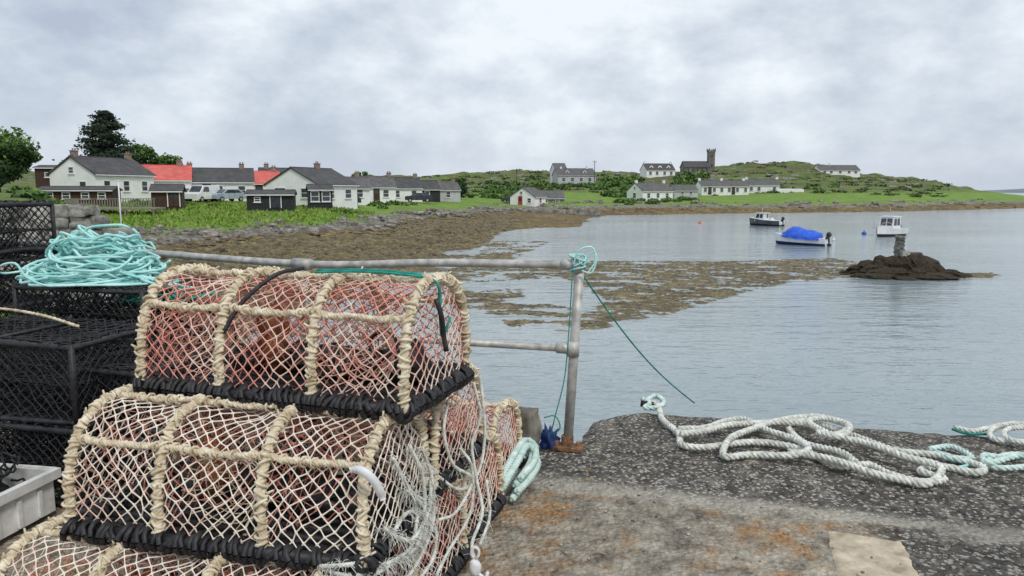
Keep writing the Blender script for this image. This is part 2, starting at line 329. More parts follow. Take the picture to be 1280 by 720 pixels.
def tz(X,Y):
    k=X/Y
    i=int(np.clip(np.searchsorted(CKk,k)-1,0,len(CK)-2)); t=min(1,max(0,(k-CKk[i])/(CKk[i+1]-CKk[i])))
    za,zb=[np.interp(Y,[p[0] for p in cols[CK[j]]],[p[1] for p in cols[CK[j]]]) for j in (i,i+1)]
    return za*(1-t)+zb*t
def tzn(X,Y):
    z=tz(X,Y); p=Vector((X,Y,0))
    rocky=math.exp(-((z+1.6)/.4)**2)
    n1=noise.fractal(p*.35,1,2,4); n2=noise.fractal(p*.05+Vector((9,3,0)),1,2,5)
    amp=.10+.24*rocky*min(1,Y/60)+(.0 if z<1.6 else min(.5,(z-1.6)*.12))
    z+=n1*amp
    if Y>200: z+=n2*min(2.2,(Y-200)/55)*(1 if z>2 else .2) + (noise.fractal(p*.16,.9,2,4)*min(.9,(Y-200)/80) if z>2.5 else 0)
    elif -2.6<z<-1.9: z+=n2*.12
    return z
ks=np.linspace(-1.35,1.1,360); ys=np.concatenate([np.geomspace(8,120,110),np.geomspace(124,455,130)])
mb=MB(); V=[]
for y in ys:
    for k in ks: V.append((k*y,y,tzn(k*y,y)))
for k in ks: V.append((k*620,620,-6))
nk=len(ks); mb.add(V,[(r*nk+c,r*nk+c+1,(r+1)*nk+c+1,(r+1)*nk+c) for r in range(len(ys)) for c in range(nk-1)])
obj('terrain',mb.mesh('terrain',['terrain']),kind='structure')
mb=MB(); mb.add([(-9000,-3000,SEA),(9000,-3000,SEA),(9000,12000,SEA),(-9000,12000,SEA)],[(0,1,2,3)]); obj('sea_water',mb.mesh('sea_water',['water'],False),kind='structure')
M['haze']=simple('hazed_moor',(.13,.17,.22),(.22,.25,.29),.01,1,0)  # blue-grey tone paints the haze of distance onto the hill
mb=MB(); xs=np.linspace(850,2600,80); V=[]
for i,x in enumerate(xs):
    t=(x-850)/1750; h=SEA+ (10+5*noise.noise(Vector((x*.004,3,0)))+2.*noise.noise(Vector((x*.02,7,0))))*min(1,t*6)
    V+= [(x,1500,-4),(x,1560,h),(x,1800,-4)]
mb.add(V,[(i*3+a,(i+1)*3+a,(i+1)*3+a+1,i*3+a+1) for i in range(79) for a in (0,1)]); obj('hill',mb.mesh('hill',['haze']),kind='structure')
# ---------------------------------------------------------------- pier (grid in the quay's own frame)
ax=Vector((.957,-.29,0)); wy=Vector((.29,.957,0))
c0=Vector((.40,4.52,0))
av=np.concatenate([np.arange(-15,-2.4,.6),np.arange(-2.4,4.4,.05),np.arange(4.4,15,.6)]); av=np.sort(np.append(av[np.abs(av)>.02],0.))
bv=np.concatenate([np.arange(-11,-3.2,.6),np.arange(-3.2,-.02,.05),[0.],np.arange(.05,.91,.05)]); 
nb_=len(bv)
def bfar(a,b):
    return b*(1+ .045*a/.9*(1 if a>0 else 0)) if b>0 else b
V=[];idx={}
def edged(a,b):
    d=[bfar(a,.9)-b if a>=0 else -b]
    if b>0: d.append(a)
    elif a<0: d.append(-b)
    return max(0,min(d))
for i,a in enumerate(av):
    for j,b in enumerate(bv):
        if b>1e-6 and a<-1e-6: continue
        bb=bfar(a,b); p=c0+ax*a+wy*bb
        e=edged(a,bb); w_=math.exp(-e/.05); n_=noise.fractal(p*4,.8,2,4); n2=noise.noise(p*1.3)
        z=.009*noise.fractal(p*9,.8,2,4)+.012*n2-.035*w_*(1+.6*n_)
        if e<.001:
            o=Vector((0,0,0))
            if b>.85 or (a<0): o+=wy*(.03*n_+.02*n2)
            if abs(a)<1e-6 and b>=0: o+=ax*(-.03*n_)
            p=p+o
        z-=.10*math.exp(-((a)**2+(bb-.9)**2)/.03)
        idx[i,j]=len(V); V.append((p.x,p.y,z))
fs=[];edges={}
for i in range(len(av)-1):
    for j in range(nb_-1):
        q=[(i,j),(i+1,j),(i+1,j+1),(i,j+1)]
        if all(k in idx for k in q):
            f=[idx[k] for k in q]; fs.append(tuple(f))
            for x,y in zip(f,f[1:]+f[:1]): edges[(x,y)]=1
bnd=[e for e in edges if (e[1],e[0]) not in edges]
cenp=c0+ax*2-wy*3; cache={}
def low(k,lv):
    if (k,lv) in cache: return cache[k,lv]
    p=Vector(V[k]); j=noise.fractal(p*5,.8,2,4); o=(p-cenp); o.z=0; o.normalize()
    q=p+o*((.012+.015*j) if lv==0 else .25); q.z=-.16 if lv==0 else -4.6
    V.append(tuple(q)); cache[k,lv]=len(V)-1; return cache[k,lv]
for a,b in bnd:
    fs.append((b,a,low(a,0),low(b,0))); fs.append((low(b,0),low(a,0),low(a,1),low(b,1)))
mb=MB(); mb.add(V,fs); obj('pier',mb.mesh('pier',['deck'],True),kind='structure')
a=Vector((1.48,3.32,0)); 
mb=MB(); V=[];NA,NB_=16,50
for i in range(NA+1):
    for j in range(NB_+1):
        p=a+ax*(.335*i/NA)-wy*(1.1*j/NB_)
        if i in(0,NA): p=p+ax*.016*noise.fractal(p*9,.8,2,3)
        if j in(0,): p=p+wy*.016*noise.fractal(p*9,.8,2,3)
        zz_=.009*noise.fractal(Vector((p.x,p.y,0))*9,.8,2,4)+.012*noise.noise(Vector((p.x,p.y,0))*1.3)
        p.z=zz_+(.006 if (0<i<NA and j>0) else -.004); V.append(tuple(p))
mb.add(V,[(i*(NB_+1)+j,i*(NB_+1)+j+1,(i+1)*(NB_+1)+j+1,(i+1)*(NB_+1)+j) for i in range(NA) for j in range(NB_)]); obj('pavement_patch',mb.mesh('pavement_patch',['patch'],True),kind='structure')
mb=MB()
for i in range(520):
    x=random.uniform(-.1,3.2); y=random.uniform(2.6,4.6-.1*x); r=random.uniform(.003,.010)
    blob(mb,(x,y,r*.4+.005),(r,r*.8,r*.6),i,.3,5,3,random.choice([0,1]))
obj('grit',mb.mesh('grit',['patch','rock']),kind='stuff')
bmb=MB(); rough_box(bmb,(0,0,.13),(.13,.20,.29),4,.03,12)
obj('stone_block',bmb.mesh('stone_block',['wallconc'],True),None,(.085,4.36,0),-.3,label='weathered upright concrete block at the quay edge',category='stone block')
# ---------------------------------------------------------------- railing
rail=empty('pipe_railing',c0,label='galvanised pipe railing with clamp joints on quay edge',category='railing')
def rl(name,P,r,mats=('galv',),sides=14,parent=rail):
    mb=MB(); P=[Vector(p)-Vector(parent.location) for p in P]; tube(mb,[tuple(p) for p in P],r,sides); return obj(name,mb.mesh(name,list(mats)),parent)
pb=Vector((.345,4.44,0)); ptop=pt(725,326,4.46)
rl('post',[pb,pb.lerp(ptop,.5),ptop],.030)
e1=pt(722,331,4.46); e2=pt(378,330,5.0); e3=pt(128,311,5.62)
sm=smooth([e1,e1.lerp(e2,.5)+Vector((0,0,.01)),e2,e3,e3+(e3-e2)*.6],.1); rl('top_rail',[tuple(p) for p in sm],.026)
m1=pt(716,436,4.45); m2=m1+(e3-e1)*1.0; m2.z=m1.z-.03; rl('middle_rail',[m1,m1.lerp(m2,.5),m2],.023)
for c in (e1,m1):
    rl('clamp',[c-Vector((0,0,.045)),c+Vector((0,0,.045))],.040)
    dd=(e3-e1).normalized(); rl('clamp',[c+dd*.02,c+dd*.10],.034)
dd=(e3-e2).normalized(); rl('clamp',[e2-dd*.07,e2+dd*.07],.038)
for p2 in (e3,e2): rl('post',[Vector((p2.x,p2.y,-.0)),Vector((p2.x,p2.y,p2.z))],.030)
pl=pb-rail.location
mb=MB(); box(mb,pl+Vector((0,0,.016)),(.20,.11,.024),-.3); box(mb,pl+Vector((-.07,-.0,.04)),(.03,.03,.03)); box(mb,pl+Vector((.07,-.02,.04)),(.03,.03,.03)); tube(mb,[tuple(pl+Vector((0,0,z))) for z in (.02,.09)],.038,12)
obj('base_plate',mb.mesh('base_plate',['rust'],False),rail)
# ---------------------------------------------------------------- creels
CL,CW,CH=1.06,.54,.392; EX=.78
def Dp(t):
    f=math.pi*t; c,s_=math.cos(f),math.sin(f)
    return (-CW/2*math.copysign(abs(c)**EX,c),CH*abs(s_)**EX)
tt=np.linspace(0,1,400); dp=np.array([Dp(t) for t in tt]); al=np.concatenate([[0],np.cumsum(np.linalg.norm(np.diff(dp,axis=0),axis=1))]); AL=al[-1]
def Ds(s_):
    t=np.interp(s_*AL,al,tt); return Dp(t)
def lace(mb,nodes,r,mat=0,sides=4):
    P=np.array(nodes); 
    if len(P)<2: return
    Q=[];R=[]
    for a,b in zip(P[:-1],P[1:]):
        for k,rr in ((0,1.9),(.24,1.0),(.76,1.0)): Q.append(a+(b-a)*k); R.append(r*rr)
    Q.append(P[-1]); R.append(r*1.8); tube(mb,Q,np.array(R),sides,mat,False)
def creel_meshes(seed,netmat):
    rg=np.random.default_rng(seed); out={}
    def barrel(nx,ns,scale,r,jit,mat,mb,smax=1.0,smin=0.):
        nod={}; ph=rg.random(6)*6
        for i in range(nx+1):
            for j in range(ns+1):
                y,z=Ds(j/ns); x=i/nx; bay=math.sin(math.pi*((x*3)%1)); sag=1-.055*bay*(.6+.6*math.sin(ph[0]+x*5+j*.2))
                wob=.010*math.sin(ph[1]+x*17+j*.45)*bay
                nod[i,j]=np.array([(x-.5)*CL*(1 if scale==1 else .95)+wob,y*scale*sag,.02+z*scale*sag+.006*math.sin(ph[2]+x*23-j*.3)*bay])+rg.normal(0,jit,3)
        for sgn in (1,-1):
            for i0 in range(-ns-1,nx+ns+2):
                line=[]
                for j in range(ns+1):
                    i=i0+sgn*j
                    if 0<=i<=nx and (i+j)%2==0 and smin*ns<=j<=smax*ns: line.append(nod[i,j])
                    elif line: lace(mb,line,r,mat); line=[]
                lace(mb,line,r,mat)
    mb=MB(); barrel(44,44,1.0,.0024,.0035,0,mb)
    def endnet(mb,x,mat,r=.0024,st=.027,bul=.012):
        nod={}; pw=rg.random(2)*6
        for i in range(-12,13):
            for j in range(0,18):
                y=i*st+.006*math.sin(pw[0]+j*.7); z=.03+j*st+.006*math.sin(pw[1]+i*.8)
                inside=(abs(y)/(CW/2))**(2/EX)+(z/CH)**(2/EX)<1.02
                if inside: nod[i,j]=np.array([x+math.copysign(bul,x)*(1-(y/.27)**2),y,z])+rg.normal(0,.003,3)
        for sgn in (1,-1):
            for i0 in range(-32,33):
                line=[]
                for j in range(18):
                    i=i0+sgn*j
                    if (i,j) in nod and (i+j)%2==0: line.append(nod[i,j])
                    elif line: lace(mb,line,r,mat); line=[]
                lace(mb,line,r,mat)
    endnet(mb,CL/2,0); endnet(mb,-CL/2,0); out['netting']=(mb.mesh('netting',[netmat]),)
    # sparse pink inner lining on the upper half only, and two dividing nets
    mb=MB(); barrel(26,26,.86,.0021,.009,0,mb,.62,.10); endnet(mb,.17,0,.0021,.034,.03); endnet(mb,-.19,0,.0021,.034,.03); out['inner_netting']=(mb.mesh('inner_netting',['netred']),)
    fun=[]
    for cx in (-.34,.02,.34):
        mb=MB()
        for k in range(20):
            a=2*math.pi*k/20; Pn=[]
            for q in range(6):
                f=q/5; rr=.14*(1-f)+.05*f; aa=a+f*.6
                Pn.append(np.array([cx+rr*math.cos(aa),(-.235+.19*f),.18+rr*math.sin(aa)*.95]))
            tube(mb,Pn,.0023,4,0,False)
        for f in (.2,.4,.6,.8,1):
            rr=.14*(1-f)+.05*f; tube(mb,[(cx+rr*math.cos(a),-.235+.19*f,.18+rr*.95*math.sin(a)) for a in np.linspace(0,2*math.pi,25)],.0026 if f<1 else .008,4,0 if f<1 else 1,False)
        fun.append(mb.mesh('entrance_funnel',['net' if cx!=.02 else 'cream','black']))
    out['entrance_funnel']=tuple(fun[1:2] if seed==2 else fun[0::2])
    def hoop(x):
        mb=MB(); P=[(x+.006*math.sin(t*9+seed)+rg.normal(0,.002),)+(lambda d:(d[0]*1.01,.02+d[1]*1.015+rg.normal(0,.002)))(Ds(t)) for t in np.linspace(0,1,26)]
        rope(mb,P,.0082,.0092,.05,3,6,0,.010,.0014)
        t=.03
        while t<.98:
            y,z=Ds(t); y2,z2=Ds(t+.004); tg=np.array([0,y2-y,z2-z]); tg/=np.linalg.norm(tg); nn=np.cross(tg,[1,0,0])
            a=np.linspace(0,2*math.pi,9); rr=.0165+.004*rg.random(); tl=rg.normal(0,.010)
            ctr=np.array([x+.004*math.sin(t*9+seed),y*1.01,.02+z*1.015])
            tube(mb,[ctr+rr*(math.cos(q)*np.array([1,0,0])+math.sin(q)*nn)+tg*tl*math.cos(q) for q in a],.0042+.002*rg.random(),5,0,False)
            if rg.random()<.35:
                q=rg.random()*6; d_=math.cos(q)*np.array([1,0,0])+math.sin(q)*nn; tube(mb,[ctr+d_*rr,ctr+d_*(rr+.018)+tg*.01],[.005,.003],5,0)
            t+=.012+.02*rg.random()
        return mb.mesh('hoop',['cream'])
    out['hoop']=tuple(hoop(x) for x in (-CL/2,-CL/6-.01,CL/6+.01,CL/2))
    def lb(s_):
        y,z=Ds(s_); mb=MB(); P=[(x,y*1.015+rg.normal(0,.002),.025+z*1.02-.010*math.sin(math.pi*((x/CL+.5)*3%1))+rg.normal(0,.002)) for x in np.linspace(-CL/2,CL/2,20)]
        rope(mb,P,.0065,.0075,.04,3,5,0,.010,.0014)
        for x in np.arange(-CL/2+.03,CL/2,.035+.01*rg.random()):
            if rg.random()<.6:
                zz_=.025+z*1.02-.010*math.sin(math.pi*((x/CL+.5)*3%1)); a=np.linspace(0,6.283,8); rr=.0135+.003*rg.random(); tube(mb,[np.array([x+.006*math.cos(q),y*1.015+rr*math.cos(q),zz_+rr*math.sin(q)]) for q in a],.0045,5,0,False)
        return mb.mesh('lengthwise_rope',['cream'])
    out['lengthwise_rope']=tuple(lb(s_) for s_ in (.27,.47,.73))
    mb=MB()
    cs=[(-CL/2,-CW/2),(CL/2,-CW/2),(CL/2,CW/2),(-CL/2,CW/2)]
    for a,b in zip(cs,cs[1:]+cs[:1]):
        a=np.array([*a,.02]);b=np.array([*b,.02]); L=np.linalg.norm(b-a); dr=(b-a)/L; nn=np.array([dr[1],-dr[0],0])
        tube(mb,[a-dr*.01,b+dr*.01],.024,8,0)
        s_=0
        while s_<L:
            wv=.022+.02*rg.random(); rr=.027+.008*rg.random(); tl=rg.normal(0,.016)
            ring_=[a+dr*(s_+tl*math.sin(q))+rr*(math.cos(q)*nn+math.sin(q)*np.array([0,0,1.])) for q in np.linspace(0,2*math.pi,11)]
            tube(mb,ring_,.0085+.003*rg.random(),5,0,False); s_+=wv*.75
            if rg.random()<.12:
                q=rg.random()*6.28; d_=(math.cos(q)*nn+math.sin(q)*np.array([0,0,1.])); tube(mb,[a+dr*s_+d_*.03,a+dr*(s_+.02)+d_*.05,a+dr*(s_+.03)+d_*.06+np.array([0,0,-.02])],[.007,.006,.003],4,0)
    for x in np.linspace(-CL/2+.12,CL/2-.12,6): tube(mb,[(x,-CW/2,.01),(x,CW/2,.01)],.013,6,0)
    for y in np.linspace(-.2,.2,7): tube(mb,[(-CL/2,y,.012),(CL/2,y,.012)],.016,6,0)
    out['base_frame']=(mb.mesh('base_frame',['black']),)
    bags_and_fill=[]
    for (c,r_,mm,fq) in (((-.12+rg.normal(0,.03),-.05,.19),(.05,.05,.11),'bag',2.5),((.38,.05,.09),(.10,.08,.07),'black',2.5),((.12,.1,.06),(.28,.12,.05),'black',3),((-.18,.12,.06),(.25,.1,.06),'black',3)):  # first is the bait bag; the black blobs only darken the interior
        mb=MB(); blob(mb,c,r_,seed+len(bags_and_fill)*3,.5,18,12,0,fq,3); bags_and_fill.append(mb.mesh('bag_or_dark_fill',[mm]))
    out['bag_or_dark_fill']=tuple(bags_and_fill)
    mb=MB(); P=[(-.02,.02,CH+.045),(-.06,-.10,CH+.03),(-.13,-.2,CH-.06),(-.17,-.255,CH-.16)]; Pm=smooth(P,.02); tube(mb,Pm,.008,6,0)
    out['strap']=(mb.mesh('strap',['black']),)
    return out
variants=[creel_meshes(1,'net'),creel_meshes(2,'netc')]
def creel(A,z,ang,var,label):
    th=math.radians(ang); xd=Vector((math.cos(th),-math.sin(th),0)); yd=Vector((math.sin(th),math.cos(th),0))
    c=Vector((A[0],A[1],z))-xd*CL/2+yd*CW/2
    r=empty('lobster_creel',c,-th,label=label,category='lobster creel',group='lobster creels stacked on the quay')
    for k,ms in variants[var].items():
        if k=='strap' and var==1: continue
        for me in ms: obj(k,me,r)
    return r
cT=creel((-.35,2.31),.875,18.2,0,'rope-bound creel with pink netting on top of the stack')
cM=creel((-.45,2.11),.455,13.5,1,'cream rope-hooped creel in the second tier of the stack')
creel((-.30,2.70),.455,17,0,'pink-netted creel in the second tier with hanging ropes')
creel((-.62,1.93),.035,12,1,'cream rope-hooped creel at the base of the stack')
creel((-.36,2.50),.035,16,0,'pink-netted creel at the base of the stack')
creel((-.22,3.06),.035,17,0,'red-netted creel on the quay below the upper tiers')
creel((-.12,3.62),.035,17,0,'single creel on the quay beside the railing post')
# ---------------------------------------------------------------- black mesh pots
def pot_mesh(L,W,H,seed):
    rg=np.random.default_rng(seed); fr=MB(); ne=MB()
    c=[(-L/2,-W/2),(L/2,-W/2),(L/2,W/2),(-L/2,W/2)]
    for z in (.02,H-.02):
        for a,b in zip(c,c[1:]+c[:1]): 
            q=smooth([(a[0],a[1],z),((a[0]+b[0])/2,(a[1]+b[1])/2,z+rg.normal(0,.010)),(b[0],b[1],z)],.03); tube(fr,q,.015*(1+rg.normal(0,.13,len(q))),8)
    for a in c: tube(fr,[(a[0],a[1],0),(a[0],a[1],H)],.015,8)
    tube(fr,[(0,-W/2,H),(0,W/2,H)],.012,6)
    st=.030
    def panel(o,e1,e2,n1,n2,sagv=None):
        ph=rg.random(2)*6; sv=np.zeros(3) if sagv is None else np.array(sagv)
        nod={(i,j):o+e1*(i/n1)+e2*(j/n2)+rg.normal(0,.004,3)+sv*math.sin(math.pi*i/n1)*math.sin(math.pi*j/n2)*(1+.3*math.sin(ph[0]+i*.5)) for i in range(n1+1) for j in range(n2+1)}
        for sg in (1,-1):
            for i0 in range(-n2-1,n1+n2+2):
                line=[]
                for j in range(n2+1):
                    i=i0+sg*j
                    if 0<=i<=n1 and (i+j)%2==0: line.append(nod[i,j])
                    elif line: lace(ne,line,.0036); line=[]
                lace(ne,line,.0036)
    A=np.array
    nL,nW,nH=[max(2,int(d/st)//2*2) for d in (L,W,H)]
    for sy in (-1,1): panel(A([-L/2,sy*W/2,0]),A([L,0,0]),A([0,0,H]),nL,nH,(0,-sy*.02,0))
    for sx in (-1,1): panel(A([sx*L/2,-W/2,0]),A([0,W,0]),A([0,0,H]),nW,nH,(-sx*.02,0,0))
    for z in (H,H*.5,.0): panel(A([-L/2,-W/2,z]),A([L,0,0]),A([0,W,0]),nL,nW,(0,0,-.03 if z>0 else 0))
    panel(A([-L/2,0,0]),A([L,0,0]),A([0,0,H]),nL,nH)
    for k in range(26):
        c_=A([rg.uniform(-L*.35,L*.35),rg.uniform(-W*.3,W*.3),rg.uniform(.03,H*.6)]); a0=rg.random()*6; rr=rg.uniform(.05,.12)
        tube(ne,smooth([c_+A([rr*math.cos(a0+q),rr*math.sin(a0+q),rg.normal(0,.03)]) for q in range(6)],.03),.007,4,0)
    return fr.mesh('frame',['black']),ne.mesh('netting',['blacknet'])
pm=pot_mesh(1.0,.62,.42,5); pm2=pot_mesh(1.0,.62,.42,9); pm3=pot_mesh(1.0,.62,.335,12)
def pot(x,y,z,rz,label,v=0):
    r=empty('black_lobster_pot',(x,y,z),rz,label=label,category='lobster pot',group='black mesh pots stacked on the quay')
    q=(pm,pm2,pm3)[v]; obj('frame',q[0],r); obj('netting',q[1],r)
for i,z in enumerate((0.01,.43)): pot(-2.58,3.97+.02*i,z,math.radians(-14),'black mesh pot with cream cord along its rim' if i else 'black mesh pot standing on the quay',i)
for i,z in enumerate((0.01,.345,.68)): pot(-2.66+.03*i,4.82,z,math.radians(-17),'black mesh pot under a heap of turquoise rope' if i==2 else 'black mesh pot in a tall stack',2)
for i,z in enumerate((0.01,.38,.76,1.10)): pot(-3.98-.02*i,5.45,z,math.radians(-15),'black netted pot piled high by the rail',i%2)
for i,z in enumerate((0.01,.36)): pot(-1.75,3.95,z,math.radians(-15),'black mesh pot tucked behind the creels',2)
mb=MB(); rope(mb,[pt(-20,384,4.15),pt(20,388,4.12),pt(60,396,3.95),pt(98,408,3.76)],.0045,.0055,.03,3,5,0,.012); obj('rope',mb.mesh('rope',['cream']),label='cream cord laid along a black pot rim',category='rope')
CX,CY=-2.66,3.34
cr=empty('fish_crate',(CX,CY,.03),math.radians(-10),label='white plastic fish crate holding black netting',category='crate')
mb=MB(); L,W,H,t=.72,.42,.21,.012
for sx in (-1,1): box(mb,(sx*L/2,0,H/2),(t,W-.014,H))
for sy in (-1,1): box(mb,(0,sy*W/2,H/2),(L+t,t,H))
box(mb,(0,0,.01),(L-t,W-t,.012)); obj('body',mb.mesh('body',['crate'],False),cr)
mb=MB()
for sx in (-1,1): box(mb,(sx*(L/2+.022),0,H-.02),(.024,W+.06,.045))
for sy in (-1,1): box(mb,(0,sy*(W/2+.022),H-.02),(L+.018,.024,.045))
for x in (-.3,-.18,-.06,.06,.18,.3): box(mb,(x,-W/2-.014,H/2-.03),(.02,.014,H-.08))
for y in (-.12,0,.12): box(mb,(L/2+.014,y,H/2-.03),(.014,.02,H-.08))
obj('rim',mb.mesh('rim',['crate'],False),cr)
mb=MB()
for i in range(90):
    c=np.array([random.uniform(-.27,.27),random.uniform(-.13,.13),random.uniform(.14,.30)]); a0=random.uniform(0,6); rr=random.uniform(.03,.10)
    tube(mb,[c+np.array([rr*math.cos(a),rr*math.sin(a)*.7,random.uniform(-.02,.02)]) for a in np.linspace(a0,a0+5,12)],.006,5,0)
blob(mb,(0,0,.12),(.32,.17,.12),4,.4,16,8,0,3)
obj('net_heap',mb.mesh('net_heap',['blacknet']),None,(CX,CY,.03),math.radians(-10),label='tangled black netting heaped in the white crate',category='netting')
# ---------------------------------------------------------------- ropes
def ropeobj(paths,mat,label,R=.012,r=.0125,pitch=.11,step=.014,sides=5,ns=3,fr=0):
    mb=MB()
    for P in paths:
        rope(mb,P,R,r,pitch,ns,sides,0,step)
        if fr: fray(mb,P,fr,.035)
    return obj('rope',mb.mesh('rope',[mat]),label=label,category='rope')
def dk(pts,h=.034): 
    out=[]
    for i,p in enumerate(pts):
        q=onz(p[0],p[1],0); q.z=h+(p[2] if len(p)>2 else 0); out.append(q)
    return out
ropeobj([dk([(806,506),(822,512),(828,530),(848,548),(852,562),(880,566),(925,560),(960,560),(1000,568),(1030,582),(1052,590),(1085,588),(1112,600),(1150,610),(1180,606),(1150,596),(1175,590),(1220,598),(1226,590),(1180,577),(1120,570),(1080,556),(1050,545),(1010,533),(985,538),(1005,560),(1050,578,.03),(1070,590,.02)]),
 dk([(848,546,.02),(880,545,.02),(905,533),(930,534,.02),(960,550,.03),(990,560,.03),(1010,575,.04),(990,580,.02),(940,575),(905,577),(912,563,.04),(940,550,.04),(975,535,.02),(1020,530,.02),(1060,545,.04),(1040,560,.05),(1005,545,.05),(960,540,.03),(910,545,.04),(880,553,.04),(850,556,.04)]),
 dk([(985,575,.02),(1040,590,.04),(1090,603,.02),(1130,608),(1160,612),(1175,600,.04),(1130,588,.05),(1080,570,.05),(1040,562,.06),(1010,545,.06),(1030,538,.05),(1060,550,.06),(1050,566,.07),(1020,560,.07)])],'white_rope','tangled thick white rope lying on the quay',.0112,.0122,.095,fr=60)
ropeobj([dk([(803,504),(812,510),(806,515),(822,515),(830,508),(820,500),(808,506)])],'mint_rope','short mint rope end knotted at the quay edge',.010,.011)
mb=MB(); q=onz(818,510,0); tube(mb,[tuple(q+Vector((0,0,.02))),tuple(q+Vector((-.1,.02,.03)))],.025,8); obj('mooring_ring',mb.mesh('mooring_ring',['black']),label='black hose fitting at the quay edge',category='fitting')
ropeobj([dk([(1290,590),(1250,592),(1232,585),(1262,575),(1300,578)]),dk([(1245,582,.02),(1228,580,.02),(1235,590,.02),(1270,585,.04),(1300,584,.04)]),dk([(1160,568),(1190,565),(1215,580),(1180,578),(1225,588)])],'mint_rope','loose mint green rope lying on the quay',.009,.010)
ropeobj([dk([(1192,540),(1215,545),(1240,540),(1262,537),(1300,545)]),dk([(1300,538),(1262,536),(1238,545),(1245,556),(1290,560)]),dk([(1300,545,.03),(1260,548,.03),(1258,558,.02),(1300,566)])],'white_rope','weathered rope coil at the outer quay edge',.0095,.0105,.085)
for P in ([(1190,540),(1210,546),(1240,546)],[(1160,566),(1185,572),(1210,584),(1190,590)],[(1240,578),(1275,577)]):
    mb=MB(); tube(mb,smooth(dk(P,.02),.02),.009,6); obj('rope',mb.mesh('rope',['teal' if P[0][0]>1180 else 'turq']),label='thin green line lying on the quay',category='rope')
p0=pt(727,342,4.46); p1=onz(868,507,0); p1.z=.02
mb=MB(); pts=[p0.lerp(p1,t)-Vector((0,0,.08*math.sin(math.pi*t))) for t in np.linspace(0,1,14)]; tube(mb,[tuple(p) for p in pts],.005,6); obj('mooring_line',mb.mesh('mooring_line',['teal']),label='thin green line tied from railing to quay edge',category='rope')
mb=MB(); tube(mb,smooth([pt(716,332,4.42),pt(712,400,4.40),pt(706,470,4.36),pt(694,520,4.34),pt(688,545,4.34)],.04),.004,6); tube(mb,smooth([pt(688,545,4.34),pt(700,535,4.3),pt(694,520,4.3),pt(680,522,4.3)],.02),.004,6)
obj('mooring_line',mb.mesh('mooring_line',['teal']),label='green line hanging down beside the railing post',category='rope')
mb=MB(); blob(mb,tuple(onz(686,560,0)+Vector((0,0,.05))),(.05,.05,.07),2,.6,14,10,0,2.5,3); obj('cloth',mb.mesh('cloth',['boat_blue']),label='small dark blue bundle beside the post base',category='cloth')
P=[]
for i in range(46):
    a=i*.62; P.append(Vector((e1.x+.050*math.cos(a)+(.03 if i%9==0 else 0),e1.y+.050*math.sin(a),e1.z+.01+.05*math.sin(i*.33))))
mb=MB(); tube(mb,smooth(P,.012),.0055,6); 
tube(mb,smooth([e1+Vector((.03,-.05,0)),e1+Vector((.08,-.05,.08)),e1+Vector((.11,-.05,.05)),e1+Vector((.08,-.06,-.04)),e1+Vector((.02,-.06,-.03))],.012),.005,6)
tube(mb,smooth([e1+Vector((-.03,-.05,0)),e1+Vector((.0,-.06,.09)),e1+Vector((.08,-.05,.11)),e1+Vector((.10,-.06,.03)),e1+Vector((.05,-.06,-.05))],.012),.005,6)
obj('rope',mb.mesh('rope',['turq']),label='turquoise cord knotted round the railing joint',category='rope')
mb=MB(); hc=Vector((-2.66,4.74,1.02)); rg=np.random.default_rng(3)
for i in range(60):
    f=rg.random()**1.2; h=.015+.28*f; R0=.44*(1-f*.5)*(0.5+.5*rg.random()); cx,cy=rg.normal(0,.08),rg.normal(0,.04); a0=rg.random()*6.28; n_=int(10+rg.random()*10); tl=rg.normal(0,.05),rg.normal(0,.04)
    P=[]; ww=.10+.14*rg.random(); kk=2+rg.integers(0,2)
    for k in range(n_):
        a=a0+k*.5; rr=R0*(1+ww*math.sin(a*kk+i)+.06*rg.normal()); x=cx+rr*math.cos(a)*1.05; y=cy+rr*math.sin(a)*.58
        P.append(hc+Vector((x,y,max(.01,h*(1-.9*(rr/.5)**2)+tl[0]*math.cos(a)+tl[1]*math.sin(a)+.018*rg.normal()))))
    tube(mb,smooth(P,.03),.0072+.002*rg.random(),6)
for q in ((-.1,.32),(.02,.36),(-.05,.30)):
    a0=rg.random()*3; tube(mb,smooth([hc+Vector((q[0]+.10*math.cos(a0+k*.7),.05*math.sin(a0+k*.7)-.05,q[1]-.07+.07*math.sin(k*.7))) for k in range(9)],.02),.008,6)
for x in (.38,.45,.5):
    P=[hc+Vector((.3,-.1,.05)),hc+Vector((x,-.2,.03)),hc+Vector((x+.12,-.22,.0)),hc+Vector((x+.25,-.15,-.04))]; tube(mb,smooth(P,.03),.0085,6)
obj('rope_heap',mb.mesh('rope_heap',['turq']),label='heap of bright turquoise rope on black pots',category='rope')
mb=MB()
for i in range(14):
    a0=rg.random()*6; c=Vector((-2.05+rg.normal(0,.12),4.65+rg.normal(0,.08),.93+rg.normal(0,.03))); tube(mb,smooth([c+Vector((.14*math.cos(a0+k*.8),.1*math.sin(a0+k*.8),.03*math.sin(k))) for k in range(8)],.03),.009,5)
obj('rope_heap',mb.mesh('rope_heap',['teal']),label='dark teal rope tangled beside the turquoise heap',category='rope')
def onC(c,p): return Matrix.Translation(c.location)@Matrix.Rotation(c.rotation_euler[2],4,'Z')@Vector(p)
onT=lambda p: onC(cT,p); onM=lambda p: onC(cM,p)
mb=MB(); P=[(.10,-.09,CH+.045),(.25,-.06,CH+.05),(.42,-.05,CH+.045),(CL/2+.02,-.04,CH+.02),(CL/2+.035,-.05,.30),(CL/2+.03,-.02,.22),(CL/2+.04,.03,.28)]
tube(mb,smooth([onT(p) for p in P],.02),.005,6); tube(mb,smooth([onT((p[0]*.98,p[1]+.02,p[2]+.004)) for p in P[:5]],.02),.005,6)
